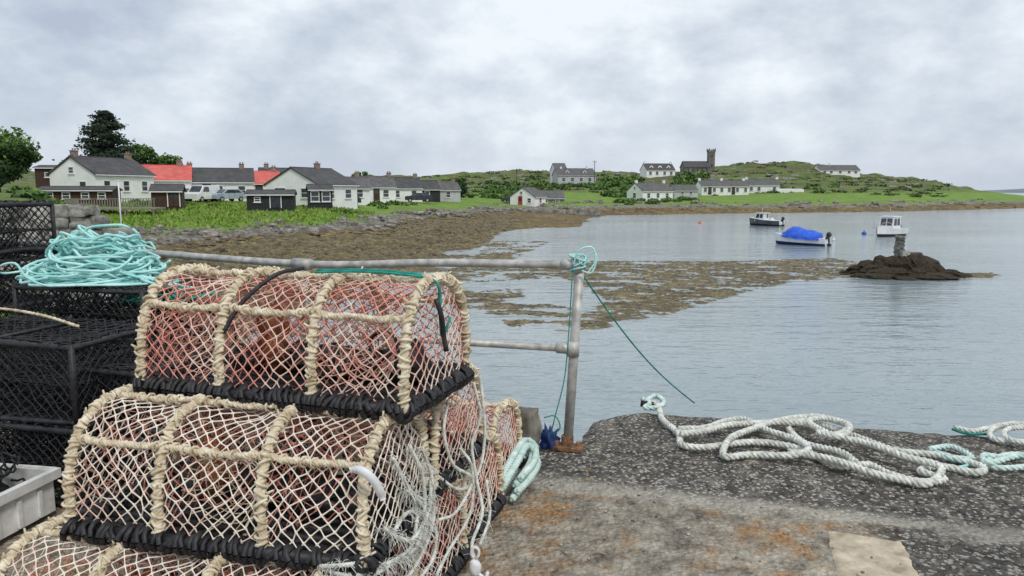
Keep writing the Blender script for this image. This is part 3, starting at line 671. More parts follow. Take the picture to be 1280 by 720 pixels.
obj('rope',mb.mesh('rope',['teal']),label='teal cord laced over the top creel',category='rope')
mb=MB(); P=[(CL/2+.03,-.07,.36),(CL/2+.045,-.06,.30),(CL/2+.04,-.03,.22),(CL/2+.05,-.03,.17)]; tube(mb,smooth([onT(p) for p in P],.02),.010,6); obj('rubber_strap',mb.mesh('rubber_strap',['black']),label='black rubber strap hooked on the creel end',category='strap')
E=CL/2
def tangle(paths,label,R,r,pitch,fr): ropeobj([[onM(p) for p in P] for P in paths],'white_rope',label,R,r,pitch,.009,5,3,fr)
tangle([[(E+.03,-.10,.30),(E+.04,-.05,.22),(E+.05,.02,.12),(E+.05,.05,.03),(E+.06,-.04,-.03),(E+.03,-.18,-.02),(E-.02,-.30,.0),(E-.12,-.31,.02),(E-.05,-.32,.04),(E+.03,-.24,.02)],
 [(E+.04,.02,.30),(E+.06,.08,.18),(E+.06,.10,.05),(E+.06,.02,-.05),(E+.04,-.12,-.04),(E+.0,-.31,-.01),(E-.10,-.33,-.0)],
 [(E+.04,.14,.25),(E+.06,.18,.12),(E+.07,.16,-.02),(E+.06,.08,-.10),(E+.05,-.05,-.13),(E+.04,-.2,-.06)],
 [(E+.04,-.02,.16),(E+.05,.06,.10),(E+.05,.12,.02),(E+.06,.10,-.06),(E+.04,.0,-.08)],
 [(E+.04,-.15,.06),(E+.05,-.05,.09),(E+.05,.05,.05),(E+.06,.12,-.03),(E+.05,.05,-.07),(E+.04,-.1,-.05),(E+.03,-.2,-.01)],
 [(E+.03,-.18,.10),(E+.06,-.12,.04),(E+.07,-.02,.0),(E+.07,.12,.04),(E+.05,.20,.15)]],'frayed white rope hanging off the creel ends',.0038,.0045,.036,190)
ropeobj([[pt(592,478,2.9),pt(600,520,2.92),pt(590,555,2.9),pt(596,600,2.84),pt(603,640,2.75),pt(590,680,2.6),pt(596,705,2.5)],
 [pt(600,470,2.95),pt(606,540,2.95),pt(598,590,2.9),pt(575,612,2.8),pt(540,590,2.68),pt(520,580,2.6)],
 [pt(560,500,2.75),pt(555,540,2.72),pt(566,580,2.75),pt(590,600,2.85),pt(570,640,2.72),pt(548,650,2.6)],
 [pt(575,560,2.85),pt(590,585,2.85),pt(588,640,2.8),pt(560,690,2.6),pt(545,720,2.5)],
 [pt(608,600,3.1),pt(612,645,3.0),pt(600,680,2.8)],[pt(532,640,2.5),pt(545,665,2.52),pt(540,700,2.48),pt(520,730,2.4)]],'white_rope','thin white ropes dangling between stacked creels',.0036,.0042,.034,.009,fr=60)
ropeobj([dk([(618,634),(636,608),(652,582),(662,574),(670,586),(660,606),(640,632)]),dk([(620,624,.03),(636,600,.045),(650,578,.05),(664,580,.04),(662,598,.05),(644,624,.04)]),dk([(628,634,.07),(646,606,.09),(660,582,.09),(672,590,.03),(664,610,.03),(646,630,.03)]),dk([(624,628,.08),(640,604,.11),(655,580,.11),(668,578,.07),(668,598,.07),(650,622,.07)])],'mint_rope','coil of pale mint rope beside the creels',.0105,.0115,.09,fr=20)
# flat white tag: a bent strip, 3 cm wide
P=[onM(p) for p in [(E-.02,-.30,.33),(E+.015,-.305,.335),(E+.045,-.30,.315),(E+.06,-.28,.275),(E+.065,-.26,.23)]]; mb=MB(); S,T_,A_,B_=frames(smooth(P,.01)); V=[]
side=np.array([.35,-.1,.93]); 
for i,p in enumerate(S):
    sd=np.cross(T_[i],[.3,-.95,0]); sd/=np.linalg.norm(sd); nn=np.cross(T_[i],sd); wd=.013*(1 if 1<i<len(S)-2 else .7)
    V+=[p-sd*wd-nn*.0015,p+sd*wd-nn*.0015,p+sd*wd+nn*.0015,p-sd*wd+nn*.0015]
nS=len(S); mb.add(V,[(i*4+a,i*4+(a+1)%4,(i+1)*4+(a+1)%4,(i+1)*4+a) for i in range(nS-1) for a in range(4)]+[(0,1,2,3),tuple(4*(nS-1)+a for a in (3,2,1,0))])
obj('plastic_tag',mb.mesh('plastic_tag',['plastic']),label='flat white plastic tag tied to a creel end',category='tag')
h=pt(594,700,2.5); mb=MB(); blob(mb,h-Vector((0,0,.03)),(.022,.016,.032),1,.3,12,8,0,2); tube(mb,[h+Vector((.014*math.cos(a),0,.028+.02*math.sin(a))) for a in np.linspace(-1.2,4.4,14)],.0055,6); tube(mb,smooth([h-Vector((-.01,0,.05)),h-Vector((-.035,0,.07)),h-Vector((-.045,0,.045))],.01),.0065,6)
obj('rope_hook',mb.mesh('rope_hook',['plastic']),label='white plastic hook hanging from thin rope',category='hook')
# ---------------------------------------------------------------- houses
wmesh={}
def winmesh(w_,h_,kind='w'):
    k=(w_,h_,kind)
    if k in wmesh: return wmesh[k]
    mb=MB(); f=.07
    if kind=='w':
        box(mb,(0,-.01,0),(w_-2*f,.03,h_-2*f),0,1)
        for s_ in(-1,1): box(mb,(s_*(w_/2-f/2),-.03,0),(f,.07,h_)); box(mb,(0,-.03,s_*(h_/2-f/2)),(w_-2*f,.07,f))
        box(mb,(0,-.035,0),(w_-2*f,.05,.05)); box(mb,(0,-.06,-h_/2-.04),(w_+.16,.12,.07))
        me=mb.mesh('window',['frame','glass'],False)
    else:
        box(mb,(0,-.03,0),(w_,.06,h_),0,0); box(mb,(0,-.065,h_*.2),(w_*.55,.02,h_*.35),0,1)
        for s_ in(-1,1): box(mb,(s_*(w_/2+.04),-.04,0),(.08,.09,h_+.08),0,2)
        me=mb.mesh('door',['reddoor' if kind=='r' else ('brownwood' if kind=='b' else 'cardark'),'glass','frame'],False)
    wmesh[k]=me; return me
def house(u,Y,L,D,wh,rise,rot,label,wall='white_wall',roof='slate',ch=(),fw=(),lw=(),rw=(),fd=(),ld=(),name='house',z=None,cat='house',over=.22,dz=0,dorm=()):
    k=(u-640)/F*(Y*CP+1.5*SP); 
    if z is None: z=tz(k,Y)
    r=empty(name,(k,Y,z+dz),math.radians(rot),label=label,category=cat)
    mb=MB(); b=-1.8
    V=[(-L/2,-D/2,b),(L/2,-D/2,b),(L/2,D/2,b),(-L/2,D/2,b),(-L/2,-D/2,wh),(L/2,-D/2,wh),(L/2,D/2,wh),(-L/2,D/2,wh),(-L/2,0,wh+rise),(L/2,0,wh+rise)]
    mb.add(V,[(0,1,5,4),(2,3,7,6),(1,2,6,9,5),(3,0,4,8,7),(4,5,9,8),(7,8,9,6)]); obj('wall',mb.mesh('wall',[wall],False),r)
    mb=MB(); sl_=math.hypot(D/2,rise); ex=over/ (D/2)
    for s_ in (-1,1):
        e=np.array([0,s_*D/2*(1+ex),wh-rise*ex]); t_=np.array([0,0,wh+rise]); nn=np.array([0,s_*rise,D/2])/sl_
        X=L/2+over*.7; A=[]
        for off in (.02,.15):
            for p in (e,t_):
                q=p+nn*off
                if p is t_: q=t_+np.array([0,0,off*1.25])
                A+= [q+np.array([-X,0,0]),q+np.array([X,0,0])]
        f=[(0,1,3,2),(4,6,7,5),(0,4,5,1),(0,2,6,4),(1,5,7,3)]
        if s_>0: f=[x[::-1] for x in f]
        mb.add(A,f)
    box(mb,(0,0,wh+rise+.19),(L+over,.18,.08)); ro=obj('roof',mb.mesh('roof',[roof],False),r)
    mb=MB(); box(mb,(0,-D/2-over-.03,wh-rise*ex+.03),(L+over,.09,.1)); obj('gutter',mb.mesh('gutter',['frame'],False),r)
    for x in ch:
        mb=MB(); box(mb,(x,0,wh+rise+.25),(.62,.45,.8)); box(mb,(x,0,wh+rise+.69),(.72,.55,.09),0,0)
        for q in (-.15,.15): tube(mb,[(x+q,0,wh+rise+.7),(x+q,0,wh+rise+.95)],.08,8,1)
        obj('chimney',mb.mesh('chimney',['white_wall' if len(ch)>2 or Y>170 else 'brick','brick'],False),ro)
    for x in dorm:
        mb=MB(); y0=-D*.36; zb=wh+.1; V=[(x-.8,y0,zb),(x+.8,y0,zb),(x+.8,y0,zb+1.2),(x,y0,zb+1.9),(x-.8,y0,zb+1.2)]; V+=[(a,y0+2.2,c) for a,_,c in V]
        mb.add(V,[(0,1,2,3,4)],0); mb.add(V,[(0,4,9,5),(1,6,7,2)],0); mb.add([(a*1.0+(.12 if a>x else -.12 if a<x else 0),b_-.1,c+.06) for a,b_,c in V],[(2,7,8,3),(4,3,8,9)],1)
        dd_=obj('dormer',mb.mesh('dormer',[wall,roof],False),ro); obj('window',winmesh(.9,1.05),dd_,(x,y0-.01,zb+.7))
    for (x,zc,w_,h_) in fw: obj('window',winmesh(w_,h_),r,(x,-D/2-.01,zc))
    for (y,zc,w_,h_) in lw: obj('window',winmesh(w_,h_),r,(-L/2-.01,y,zc),-math.pi/2)
    for (y,zc,w_,h_) in rw: obj('window',winmesh(w_,h_),r,(L/2+.01,y,zc),math.pi/2)
    for (x,h_,kd) in fd: obj('door',winmesh(.95,h_,kd),r,(x,-D/2-.01,h_/2))
    for (y,h_,kd) in ld: obj('door',winmesh(.95,h_,kd),r,(-L/2-.01,y,h_/2),-math.pi/2)
    return r
W1=(.9,1.15)
house(132,81,8.2,5.8,2.5,1.7,74,'white cottage with dark slate roof, gable facing the bay',ch=(-3.6,3.6),fw=[(-2.6,1.3,*W1),(0,1.3,*W1),(2.6,1.3,*W1)],lw=[(0,2.9,.7,.7),(-1.4,1.2,*W1)],z=.8)
house(197,88,7.6,6,2.2,1.6,22,'white terraced cottage with bright red tin roof',roof='redroof',ch=(2.6,),fw=[(-2.6,1.2,*W1),(.4,1.2,*W1),(2.8,1.2,*W1)],fd=[(-1.1,1.95,'b')],z=.6)
house(263,94,10.4,6,2.2,1.6,20,'long white terraced cottage with dark slate roof',ch=(-2.2,3.9),fw=[(-4,1.2,*W1),(-1.6,1.2,*W1),(1.2,1.2,*W1),(3.8,1.2,*W1)],fd=[(-.2,1.95,'b')],z=.45)
house(322,99,5.6,6,2.1,1.5,20,'small white cottage with faded red tin roof',roof='redroof',ch=(2.2,),fw=[(-1.8,1.2,*W1),(1.8,1.2,*W1)],fd=[(.2,1.95,'b')],z=.4)
house(352,112,6,6,2.3,1.9,25,'cottage with weathered slate roof in the terrace',roof='slate',ch=(-2,),fw=[(0,1.2,*W1)],z=.6)
house(391,87,7.2,7.4,2.2,1.8,66,'large white bungalow, gable end facing the shore',roof='slate',ch=(1,),lw=[(-2,1.3,1.3,1.1),(1.6,1.3,1.6,1.2)],fw=[(-1.4,1.2,1.2,1.1),(1.8,1.2,1.2,1.1)],z=.05)
house(437,100,5,5.4,1.7,1.3,15,'low cottage with brown slate roof',roof='slate2',ch=(-2,),fw=[(-1,1.1,*W1),(1.2,1.1,*W1)],z=.2)
house(467,113,5.8,5.4,2.0,1.5,20,'white cottage with grey roof and chimneys',roof='slate2',ch=(-2.4,2.4),fw=[(-1.6,1.1,*W1),(1.4,1.1,*W1)],fd=[(0,1.9,'b')],lw=[(0,1.1,*W1)],z=.1)
house(503,124,5.5,5.4,2.0,1.6,20,'white cottage with dark roof near the shore',ch=(-2.2,2.2),fw=[(-1.4,1.1,*W1),(1.4,1.1,*W1)],z=.0)
house(530,131,4.6,5,1.9,1.4,20,'small dark boathouse beside white cottages',wall='darkwood',ch=(),fw=[(0,1.1,*W1)],z=-.1)
house(556,138,4.6,5,1.9,1.3,20,'grey cottage with pale grey roof by the shore',wall='cream_wall',roof='slate2',ch=(1.6,),fw=[(0,1.1,*W1)],z=-.2)
house(400,80,2.4,2.2,1.8,.4,20,'dark glazed sunroom against the white bungalow',wall='darkwood',fw=[(-.6,1.1,.9,1.1),(.55,1.1,.9,1.1)],name='sunroom',cat='sunroom',z=-.1)
house(102,70,6.2,2.6,1.05,.22,12,'long dark brown timber chalet with white windows',wall='brownwood',roof='slate',fw=[(-2.2,.6,.7,.6),(-.8,.6,.7,.6),(.8,.6,.7,.6),(2.2,.6,.7,.6)],name='chalet',cat='chalet',z=.55)
house(70,92,3.0,3.0,3.4,.2,10,'small dark brown timber hut with flat roof',wall='brownwood',roof='slate',fw=[(0,2.6,.8,.6)],name='hut',cat='hut',z=.9)
house(211,70,2.6,2.4,1.4,.45,18,'dark brown timber garden shed with pitched roof',wall='brownwood',roof='slate',fd=[(.6,1.3,'b')],name='shed',cat='shed',z=.15)
house(340,74,4.4,2.8,1.25,.3,12,'black timber shed with white trim on grass',wall='darkwood',roof='slate',fw=[(-1.2,.8,.6,.5)],fd=[(.5,1.1,'k')],name='shed',cat='shed',z=-.05)
house(717,250,13,7,3.4,2.2,12,'large grey villa on the hillside with dormers',wall='cream_wall',roof='slate2',ch=(-4.5,4.5),fw=[(-4.5,2.0,1.2,1.3),(-1.5,2.0,1.2,1.3),(1.5,2.0,1.2,1.3),(4.5,2.0,1.2,1.3)],z=3.2,dorm=(-3,3))
house(698,253,4,7,5.2,2.2,12,'white gabled wing of a hillside villa',wall='white_wall',roof='slate2',fw=[(0,3,1.2,1.5)],z=3.2)
house(660,140,4.4,5.2,1.9,1.6,60,'white gabled boathouse with red door',roof='slate2',ld=[(.4,2.0,'r')],lw=[(-1.5,1.2,.8,.9),(.2,2.6,.6,.6)],fw=[(0,1.2,.9,.9)],z=-1.4)
house(685,150,5.6,5,1.5,1.4,10,'low grey stone barn beside the shore',wall='stone',roof='slate2',fw=[(-1,1,.8,.8),(1.3,1,.8,.8)],name='barn',cat='barn',z=-1.4)
house(821,300,12,7,2.8,2.5,12,'white hillside house with dark roof and dormers',ch=(-5.6,5.6),fw=[(-4.4,1.6,1.2,1.4),(-1.6,1.6,1.2,1.4),(1.6,1.6,1.2,1.4),(4.4,1.6,1.2,1.4)],z=6.9,dorm=(-3.6,0,3.6))
house(812,176,8.5,6.5,2.3,1.8,25,'white cottage with grey slate roof near far shore',roof='slate2',ch=(-3.9,3.9),fw=[(-2.6,1.3,*W1),(0,1.3,*W1),(2.6,1.3,*W1)],lw=[(0,1.3,1.2,1.2),(0,3,.7,.7)],z=-.8)
house(853,184,6,5,1.7,1.3,8,'grey stone outbuilding beside white cottage',wall='cream_wall',roof='slate2',fw=[(-1,1.1,.8,.8),(1.2,1.1,.8,.8)],z=-.1)
house(901,196,12.5,6,2.1,1.4,6,'long white cottage row above the far shore',roof='slate2',ch=(-6,0,6),fw=[(x,1.2,*W1) for x in (-5.4,-3,-1,1,3.2,5.4)],fd=[(-4.2,1.9,'b'),(2.1,1.9,'b')],z=.6)
house(951,205,8.5,6,2.2,1.5,-10,'white cottage at the end of the row',roof='slate2',ch=(-4,4),fw=[(-3,1.2,*W1),(-1,1.2,*W1),(3,1.2,*W1)],rw=[(0,1.2,*W1)],z=.9)
house(1043,330,18,8,2.0,2.2,4,'long low white house alone on the hilltop',roof='slate2',ch=(-3,),fw=[(-7,1.2,1.3,1.1),(-4,1.2,1.3,1.1),(0,1.2,1.3,1.1),(4,1.2,1.3,1.1),(7,1.2,1.3,1.1)],z=8.4)
mb=MB(); rough_box(mb,(0,0,.3),(7,.3,1.4),2,.04,8); xw=(985-640)/F*200; obj('garden_wall',mb.mesh('garden_wall',['white_wall']),None,(xw,200,tz(xw,200)),-.1,label='low white garden wall beside end cottage',category='wall')
mb=MB(); 
for i in range(26): rough_box(mb,(-6.5+i*.52,0,random.uniform(-.2,-.05)),(.55,.6,random.uniform(.8,1.1)),i,.08,4,random.uniform(-.1,.1))
x=(700-640)/F*121; obj('sea_wall',mb.mesh('sea_wall',['stone'],False),None,(x,123,-1.9),.05,label='low dark stone sea wall along the shore',category='wall')
ck=(866-640)/F*320; ch_=empty('church',(ck,320,9.2),math.radians(4),label='stone church with square battlemented tower on the hill',category='church')
mb=MB(); L,D,wh,rise=11,7,2.3,2.4
V=[(-L/2,-D/2,-2),(L/2,-D/2,-2),(L/2,D/2,-2),(-L/2,D/2,-2),(-L/2,-D/2,wh),(L/2,-D/2,wh),(L/2,D/2,wh),(-L/2,D/2,wh),(-L/2,0,wh+rise),(L/2,0,wh+rise)]
mb.add(V,[(0,1,5,4),(2,3,7,6),(1,2,6,9,5),(3,0,4,8,7),(4,5,9,8),(7,8,9,6)]); obj('nave',mb.mesh('nave',['church'],False),ch_)
mb=MB()
for s_ in (-1,1):
    A=[(-L/2-.2,s_*(D/2+.3),wh-.2),(L/2,s_*(D/2+.3),wh-.2),(L/2,0,wh+rise+.06),(-L/2-.2,0,wh+rise+.06)]; A+=[(a,b,c+.18) for a,b,c in A]; mb.add(A,[(0,1,2,3),(4,7,6,5),(0,4,5,1),(0,3,7,4)])
obj('roof',mb.mesh('roof',['slate'],False),ch_)
mb=MB(); TX=L/2+1.3; box(mb,(TX,0,3.4),(2.6,2.8,10.8)); box(mb,(TX,0,8.92),(2.9,3.1,.3))
for x in (-1.15,-.4,.4,1.15):
    for y in (-1.3,1.3): box(mb,(TX+x,y,9.4),(.42,.3,.75))
for y in (-.45,.45):
    for x in (-1.2,1.2): box(mb,(TX+x,y,9.4),(.3,.42,.75))
for x in (-1.3,1.3):
    for y in(-1.4,1.4): box(mb,(TX+x,y,9.5),(.36,.36,1.5)); 
tw=obj('tower',mb.mesh('tower',['church'],False),ch_)
def lancet(w_,h_):
    mb=MB(); P=[(-w_/2,0),(w_/2,0),(w_/2,h_*.7),(0,h_),(-w_/2,h_*.7)]; mb.add([(x,-.05,z) for x,z in P]+[(x,.05,z) for x,z in P],[(0,1,2,3,4),(9,8,7,6,5)]+[(i,i+5,(i+1)%5+5,(i+1)%5) for i in range(5)]); return mb.mesh('window',['glass'],False)
lm=lancet(.8,1.6)
for x in (-4,-2,0,2,4): obj('window',lm,ch_,(x,-D/2-.03,.4))
obj('window',lm,tw,(TX,-1.43,6.4)); obj('window',lm,tw,(TX,-1.43,2.4))
td=pt(146,262,63); dk_=empty('timber_deck',(td.x,td.y,0),math.radians(10),label='raised grey timber deck with slatted railing',category='deck')
mb=MB(); box(mb,(0,0,.1),(7.,3,.14)); obj('platform',mb.mesh('platform',['greywood'],False),dk_)
mb=MB()
for x in np.arange(-3.4,3.41,.2): box(mb,(x,-1.47,.55),(.07,.05,.72))
for y in np.arange(-1.3,1.4,.2): box(mb,(-3.47,y,.55),(.05,.07,.72))
box(mb,(0,-1.47,.94),(7.05,.09,.06)); obj('railing',mb.mesh('railing',['greywood'],False),dk_)
for x in (-3.3,-1.1,1.1,3.3):
    mb=MB(); box(mb,(x,-1.38,-.75),(.14,.14,1.55)); obj('support_post',mb.mesh('support_post',['greywood'],False),dk_)
p=pt(153,303,47); 
mb=MB(); tube(mb,[(0,0,-.4),(0,0,2),(0,0,3.85)],[.055,.05,.04],8); blob(mb,(0,0,3.87),(.07,.07,.06),0,0,8,5); obj('signal_pole',mb.mesh('signal_pole',['frame']),None,p,label='slender white pole standing on the shore',category='pole')
def upole(u,Y,h,lab='wooden utility pole on the hillside'):
    x=(u-640)/F*Y; mb=MB(); tube(mb,[(0,0,-1),(0,0,h)],[.13,.09],8); box(mb,(0,0,h-.5),(1.4,.1,.1)); 
    for q in (-.6,0,.6): tube(mb,[(q,0,h-.44),(q,0,h-.2)],.04,6)
    obj('utility_pole',mb.mesh('utility_pole',['bark'],False),None,(x,Y,tz(x,Y)),label=lab,category='utility pole',group='utility poles of the village')
upole(742,245,8.);upole(646,235,6.5);upole(583,170,5)
# ---------------------------------------------------------------- cars
def car(u,Y,rot,mat,van,label):
    x=(u-640)/F*Y; r=empty('parked_van' if van else 'parked_car',(x,Y,tz(x,Y)+.1),math.radians(rot),label=label,category='van' if van else 'car',group='vehicles parked by the cottages')
    L,Wd=4.3,1.75
    prof=[(-2.1,.35),(-2.15,.75),(-2.05,.95),(-1.2,1.02),(-.55,1.45),(1.2,1.48),(1.9,1.0),(2.12,.9),(2.15,.35)] if not van else [(-2.1,.35),(-2.15,.9),(-1.5,1.1),(-.9,1.85),(2.0,1.9),(2.12,1.0),(2.15,.35)]
    mb=MB(); n=len(prof); V=[]
    for y,s_ in ((-Wd/2,1),(-Wd/2+.05,1),(Wd/2-.05,1),(Wd/2,1)):
        for (a,b) in prof: 
            inn=.12*max(0,(b-.95)); yy=y-math.copysign(inn,y); V.append((a*(.985 if abs(y)==Wd/2 else 1),yy,b-(.03 if abs(y)==Wd/2 else 0)))
    mb.add(V,[(q*n+i,q*n+(i+1)%n,(q+1)*n+(i+1)%n,(q+1)*n+i) for q in range(3) for i in range(n)]+[tuple(range(n)),tuple(range(4*n-1,3*n-1,-1))]); obj('body',mb.mesh('body',[mat],False),r)
    top=1.42 if not van else 1.75
    for s_ in (-1,1):
        mb=MB(); y=s_*(Wd/2+.0); P=[(-.95,1.02),(-.5,top-.04),(1.05,top-.04),(1.5,1.04)] if not van else [(-1.1,1.15),(-.75,top-.05),(.0,top-.05),(.0,1.15)]
        mb.add([(a,y-s_*.12*max(0,b-.95)+s_*.012,b) for a,b in P]+[(a,y-s_*.1-s_*.12*max(0,b-.95),b) for a,b in P],[(0,1,2,3),(7,6,5,4)]+[(i,i+4,(i+1)%4+4,(i+1)%4) for i in range(4)]); obj('side_window',mb.mesh('side_window',['glass'],False),r)
    mb=MB(); a0,a1=((-1.22,1.03),(-.6,1.42)) if not van else ((-1.5,1.14),(-.95,1.78)); yy=Wd/2-.14
    mb.add([(a0[0]-.02,-yy,a0[1]+.02),(a0[0]-.02,yy,a0[1]+.02),(a1[0]-.02,yy-.06,a1[1]+.02),(a1[0]-.02,-yy+.06,a1[1]+.02)],[(0,1,2,3)]); obj('windscreen',mb.mesh('windscreen',['glass'],False),r)
    for wx in (-1.35,1.35):
        for s_ in (-1,1):
            mb=MB(); tube(mb,[(wx,s_*(Wd/2-.18),.3),(wx,s_*(Wd/2+.03),.3)],.32,14,0); tube(mb,[(wx,s_*(Wd/2),.3),(wx,s_*(Wd/2+.045),.3)],.18,10,1); obj('wheel',mb.mesh('wheel',['tyre','galv'],False),r)
car(257,86,75,'carwhite',True,'white van parked in front of terraced cottage')
car(286,88,60,'carsilver',False,'silver blue car parked beside white van')
car(238,87,80,'carwhite',False,'white car parked in front of terraced cottage')
car(430,92,20,'cardark',False,'dark car parked beside white bungalow')
car(524,118,10,'cardark',False,'dark car parked by the shore cottages')
car(640,145,0,'cardark',False,'dark car parked on the shore track')
# ---------------------------------------------------------------- trees
def leafq(mb,P,size,rg,mats,flat=0):
    n=len(P); a=rg.normal(size=(n,3)); a/=np.linalg.norm(a,axis=1)[:,None]; b=rg.normal(size=(n,3)); 
    if flat: a[:,2]*=.3; b[:,2]*=.3
    b=np.cross(a,b); b/=np.linalg.norm(b,axis=1)[:,None]+1e-9
    s_=size*(.6+.8*rg.random(n))[:,None]; A=a*s_; B=b*s_*.6
    V=np.stack([P-A,P+B,P+A,P-B],1).reshape(-1,3); o=mb.n; mb.v.append(V); mb.n+=len(V)
    mb.f.extend([(o+4*i,o+4*i+1,o+4*i+2,o+4*i+3) for i in range(n)]); mb.m.extend(list(mats))
def broadleaf(u,Y,w_,h_,trunkh,nclump,nl,label,seed,size=.22,z=None,mats=('leafd','leafm','leafl'),name='broadleaf_tree'):
    x=(u-640)/F*Y; z=tz(x,Y) if z is None else z; rg=np.random.default_rng(seed)
    r=empty(name,(x,Y,z),0,label=label,category='tree'); tk=MB()
    q=smooth([(0,0,-.5),(.1,0,trunkh*.6),(0,.1,trunkh+h_*.3)],.4); tube(tk,q,np.linspace(w_*.04,w_*.015,len(q)),8)
    cr_=MB()
    for i in range(nclump):
        d=rg.normal(size=3); d/=np.linalg.norm(d); f=rg.random()**.4
        c=np.array([d[0]*w_*.42*f,d[1]*w_*.42*f,trunkh+h_*.5+d[2]*h_*.4*f]); rad=w_*(.09+.09*rg.random())
        if i%3==0: tube(tk,smooth([(0,0,trunkh*.8),tuple(c*.5+np.array([0,0,trunkh*.4])),tuple(c)],.5),.03+.01*w_/5,5)
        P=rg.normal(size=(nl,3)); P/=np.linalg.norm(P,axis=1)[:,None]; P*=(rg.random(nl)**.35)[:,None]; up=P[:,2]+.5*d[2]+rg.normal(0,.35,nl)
        Q=c+P*np.array([rad,rad,rad*.75]); mm=np.where(up>.6,2,np.where(up>-.15,1,0)); leafq(cr_,Q,size,rg,mm.tolist())  # crown shading put into colour: lighter leaves on top, darker beneath
    obj('trunk',tk.mesh('trunk',['bark']),r); obj('crown',cr_.mesh('crown',list(mats),False),r)
broadleaf(2,62,6.8,5.1,1.3,80,170,'leafy green tree beside timber chalet',11,.16,z=.6)
broadleaf(180,112,4.6,3.6,4.2,34,90,'round green tree behind cottage roofs',12,.2,z=1.0)
broadleaf(212,118,5.5,2.2,4.0,30,80,'low leafy tree behind cottage roofs',13,.22,z=1.0)
broadleaf(575,150,3.8,3.9,.4,34,90,'dark bushy tree near the shore cottages',14,.24,z=.1,mats=('needle','leafd','leafm'))
broadleaf(452,140,4.5,2.6,2.2,20,70,'small leafy tree behind the cottages',15,.24,z=.6)
def conifer(u,Y,w_,h_,z,label,seed):
    x=(u-640)/F*Y; rg=np.random.default_rng(seed); r=empty('conifer_tree',(x,Y,z),0,label=label,category='tree'); tk=MB(); cr_=MB()
    tube(tk,[(0,0,-.5),(.1,0,h_*.5),(0,0,h_*.98)],[.32,.2,.05],8)
    nb=95
    for i in range(nb):
        f=i/nb; zz_=h_*(.22+.76*f); rl_=w_*.5*(1-f)**.72*(.55+.55*rg.random())+.25; a=rg.random()*6.283; dx,dy=math.cos(a),math.sin(a)
        lift=.35*rl_*(rg.random()+.1)
        P=[(0,0,zz_),(dx*rl_*.5,dy*rl_*.5,zz_+lift*.2),(dx*rl_,dy*rl_,zz_+lift)]; S=smooth(P,.3); tube(tk,S,.035,4)
        m_=int(150*rl_/ (w_*.5))+40; tpos=rg.random(m_)**.6; base=np.array([np.array(P[0])*(1-t)+np.array(P[2])*t for t in tpos]); sp=.18+.42*(1-abs(tpos-.7))*rl_/3
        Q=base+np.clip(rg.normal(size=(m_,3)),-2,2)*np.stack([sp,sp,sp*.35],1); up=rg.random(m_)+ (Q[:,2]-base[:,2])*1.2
        leafq(cr_,Q,.19,rg,np.where(up>.8,1,0).tolist(),1)  # light on the sprays is coloured in: paler needles above each branch
    obj('trunk',tk.mesh('trunk',['bark']),r); obj('crown',cr_.mesh('crown',['needle','needlel'],False),r)
conifer(141,100,9.0,10.6,1.6,'tall dark conifer rising behind cottage roofs',21)
mb=MB(); rg=np.random.default_rng(31)
def shr(u0,u1,Y0,Y1,n,rmin,rmax,m_=60,flat=.75,he=0):
    for i in range(n):
        u=rg.uniform(u0,u1); Y=rg.uniform(Y0,Y1); x=(u-640)/F*Y; z=tzn(x,Y)
        if z<-1.3: continue
        R_=rg.uniform(rmin,rmax)
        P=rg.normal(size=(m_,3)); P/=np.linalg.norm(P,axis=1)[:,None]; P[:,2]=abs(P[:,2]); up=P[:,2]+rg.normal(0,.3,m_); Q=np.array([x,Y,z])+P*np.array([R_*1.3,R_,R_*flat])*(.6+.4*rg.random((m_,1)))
        leafq(mb,Q,R_*.3,rg,([3]*m_ if rg.random()<he else np.where(up>.8,2,np.where(up>.35,1,0)).tolist()))  # mounds coloured paler on top and darker low, painting in skylight and shade
shr(742,800,215,270,60,1.2,2.8); shr(755,800,180,215,26,.8,1.8); shr(610,690,190,260,44,.9,2.2); shr(690,760,225,244,26,.8,1.8); shr(840,880,215,290,30,1,2.4); shr(770,870,140,170,30,.5,1.2); shr(560,640,150,200,26,.6,1.6); shr(845,900,300,316,8,.8,1.5); shr(410,520,92,110,18,.4,.9); shr(300,450,76,82,14,.25,.6); shr(160,300,74,80,14,.3,.7); shr(20,110,34,60,22,.3,.9)
shr(860,1180,190,370,300,.5,2.0,26,.3,.4); shr(530,760,200,440,260,.5,2.2,26,.3,.4)
obj('shrubs',mb.mesh('shrubs',['leafd','leafm','leafl','heather'],False),kind='stuff')
mb=MB()
for i in range(420):
    u=rg.uniform(540,1200) ; Y=rg.uniform(205,410); x=(u-640)/F*Y; z=tzn(x,Y)
    if z<2.2 or noise.noise(Vector((x*.03,Y*.03,5)))<-.02: continue
    R_=rg.uniform(.4,1.7); crag(mb,(x,Y,z),(R_*1.5,R_,R_*.55),i)
obj('hillside_outcrops',mb.mesh('hillside_outcrops',['stone'],False),kind='stuff')
mb=MB(); n=15000; us=rg.uniform(60,470,n); Ys=rg.uniform(42,88,n)
V=[];fs=[];mm=[]
for u,Y in zip(us,Ys):
    x=(u-640)/F*Y; z=tzn(x,Y)
    if z<-1.15+rg.normal(0,.15): continue
    h_=rg.uniform(.08,.32); w2=rg.uniform(.05,.16); a=rg.random()*3.14; o=len(V); lx,ly=rg.normal(0,.12,2)
    V+=[(x-w2*math.cos(a),Y-w2*math.sin(a),z-.03),(x+w2*math.cos(a),Y+w2*math.sin(a),z-.03),(x+lx,Y+ly,z+h_)]; fs.append((o,o+1,o+2)); mm.append(rg.integers(0,3))
mb.v.append(np.array(V)); mb.n=len(V); mb.f=fs; mb.m=[int(i) for i in mm]
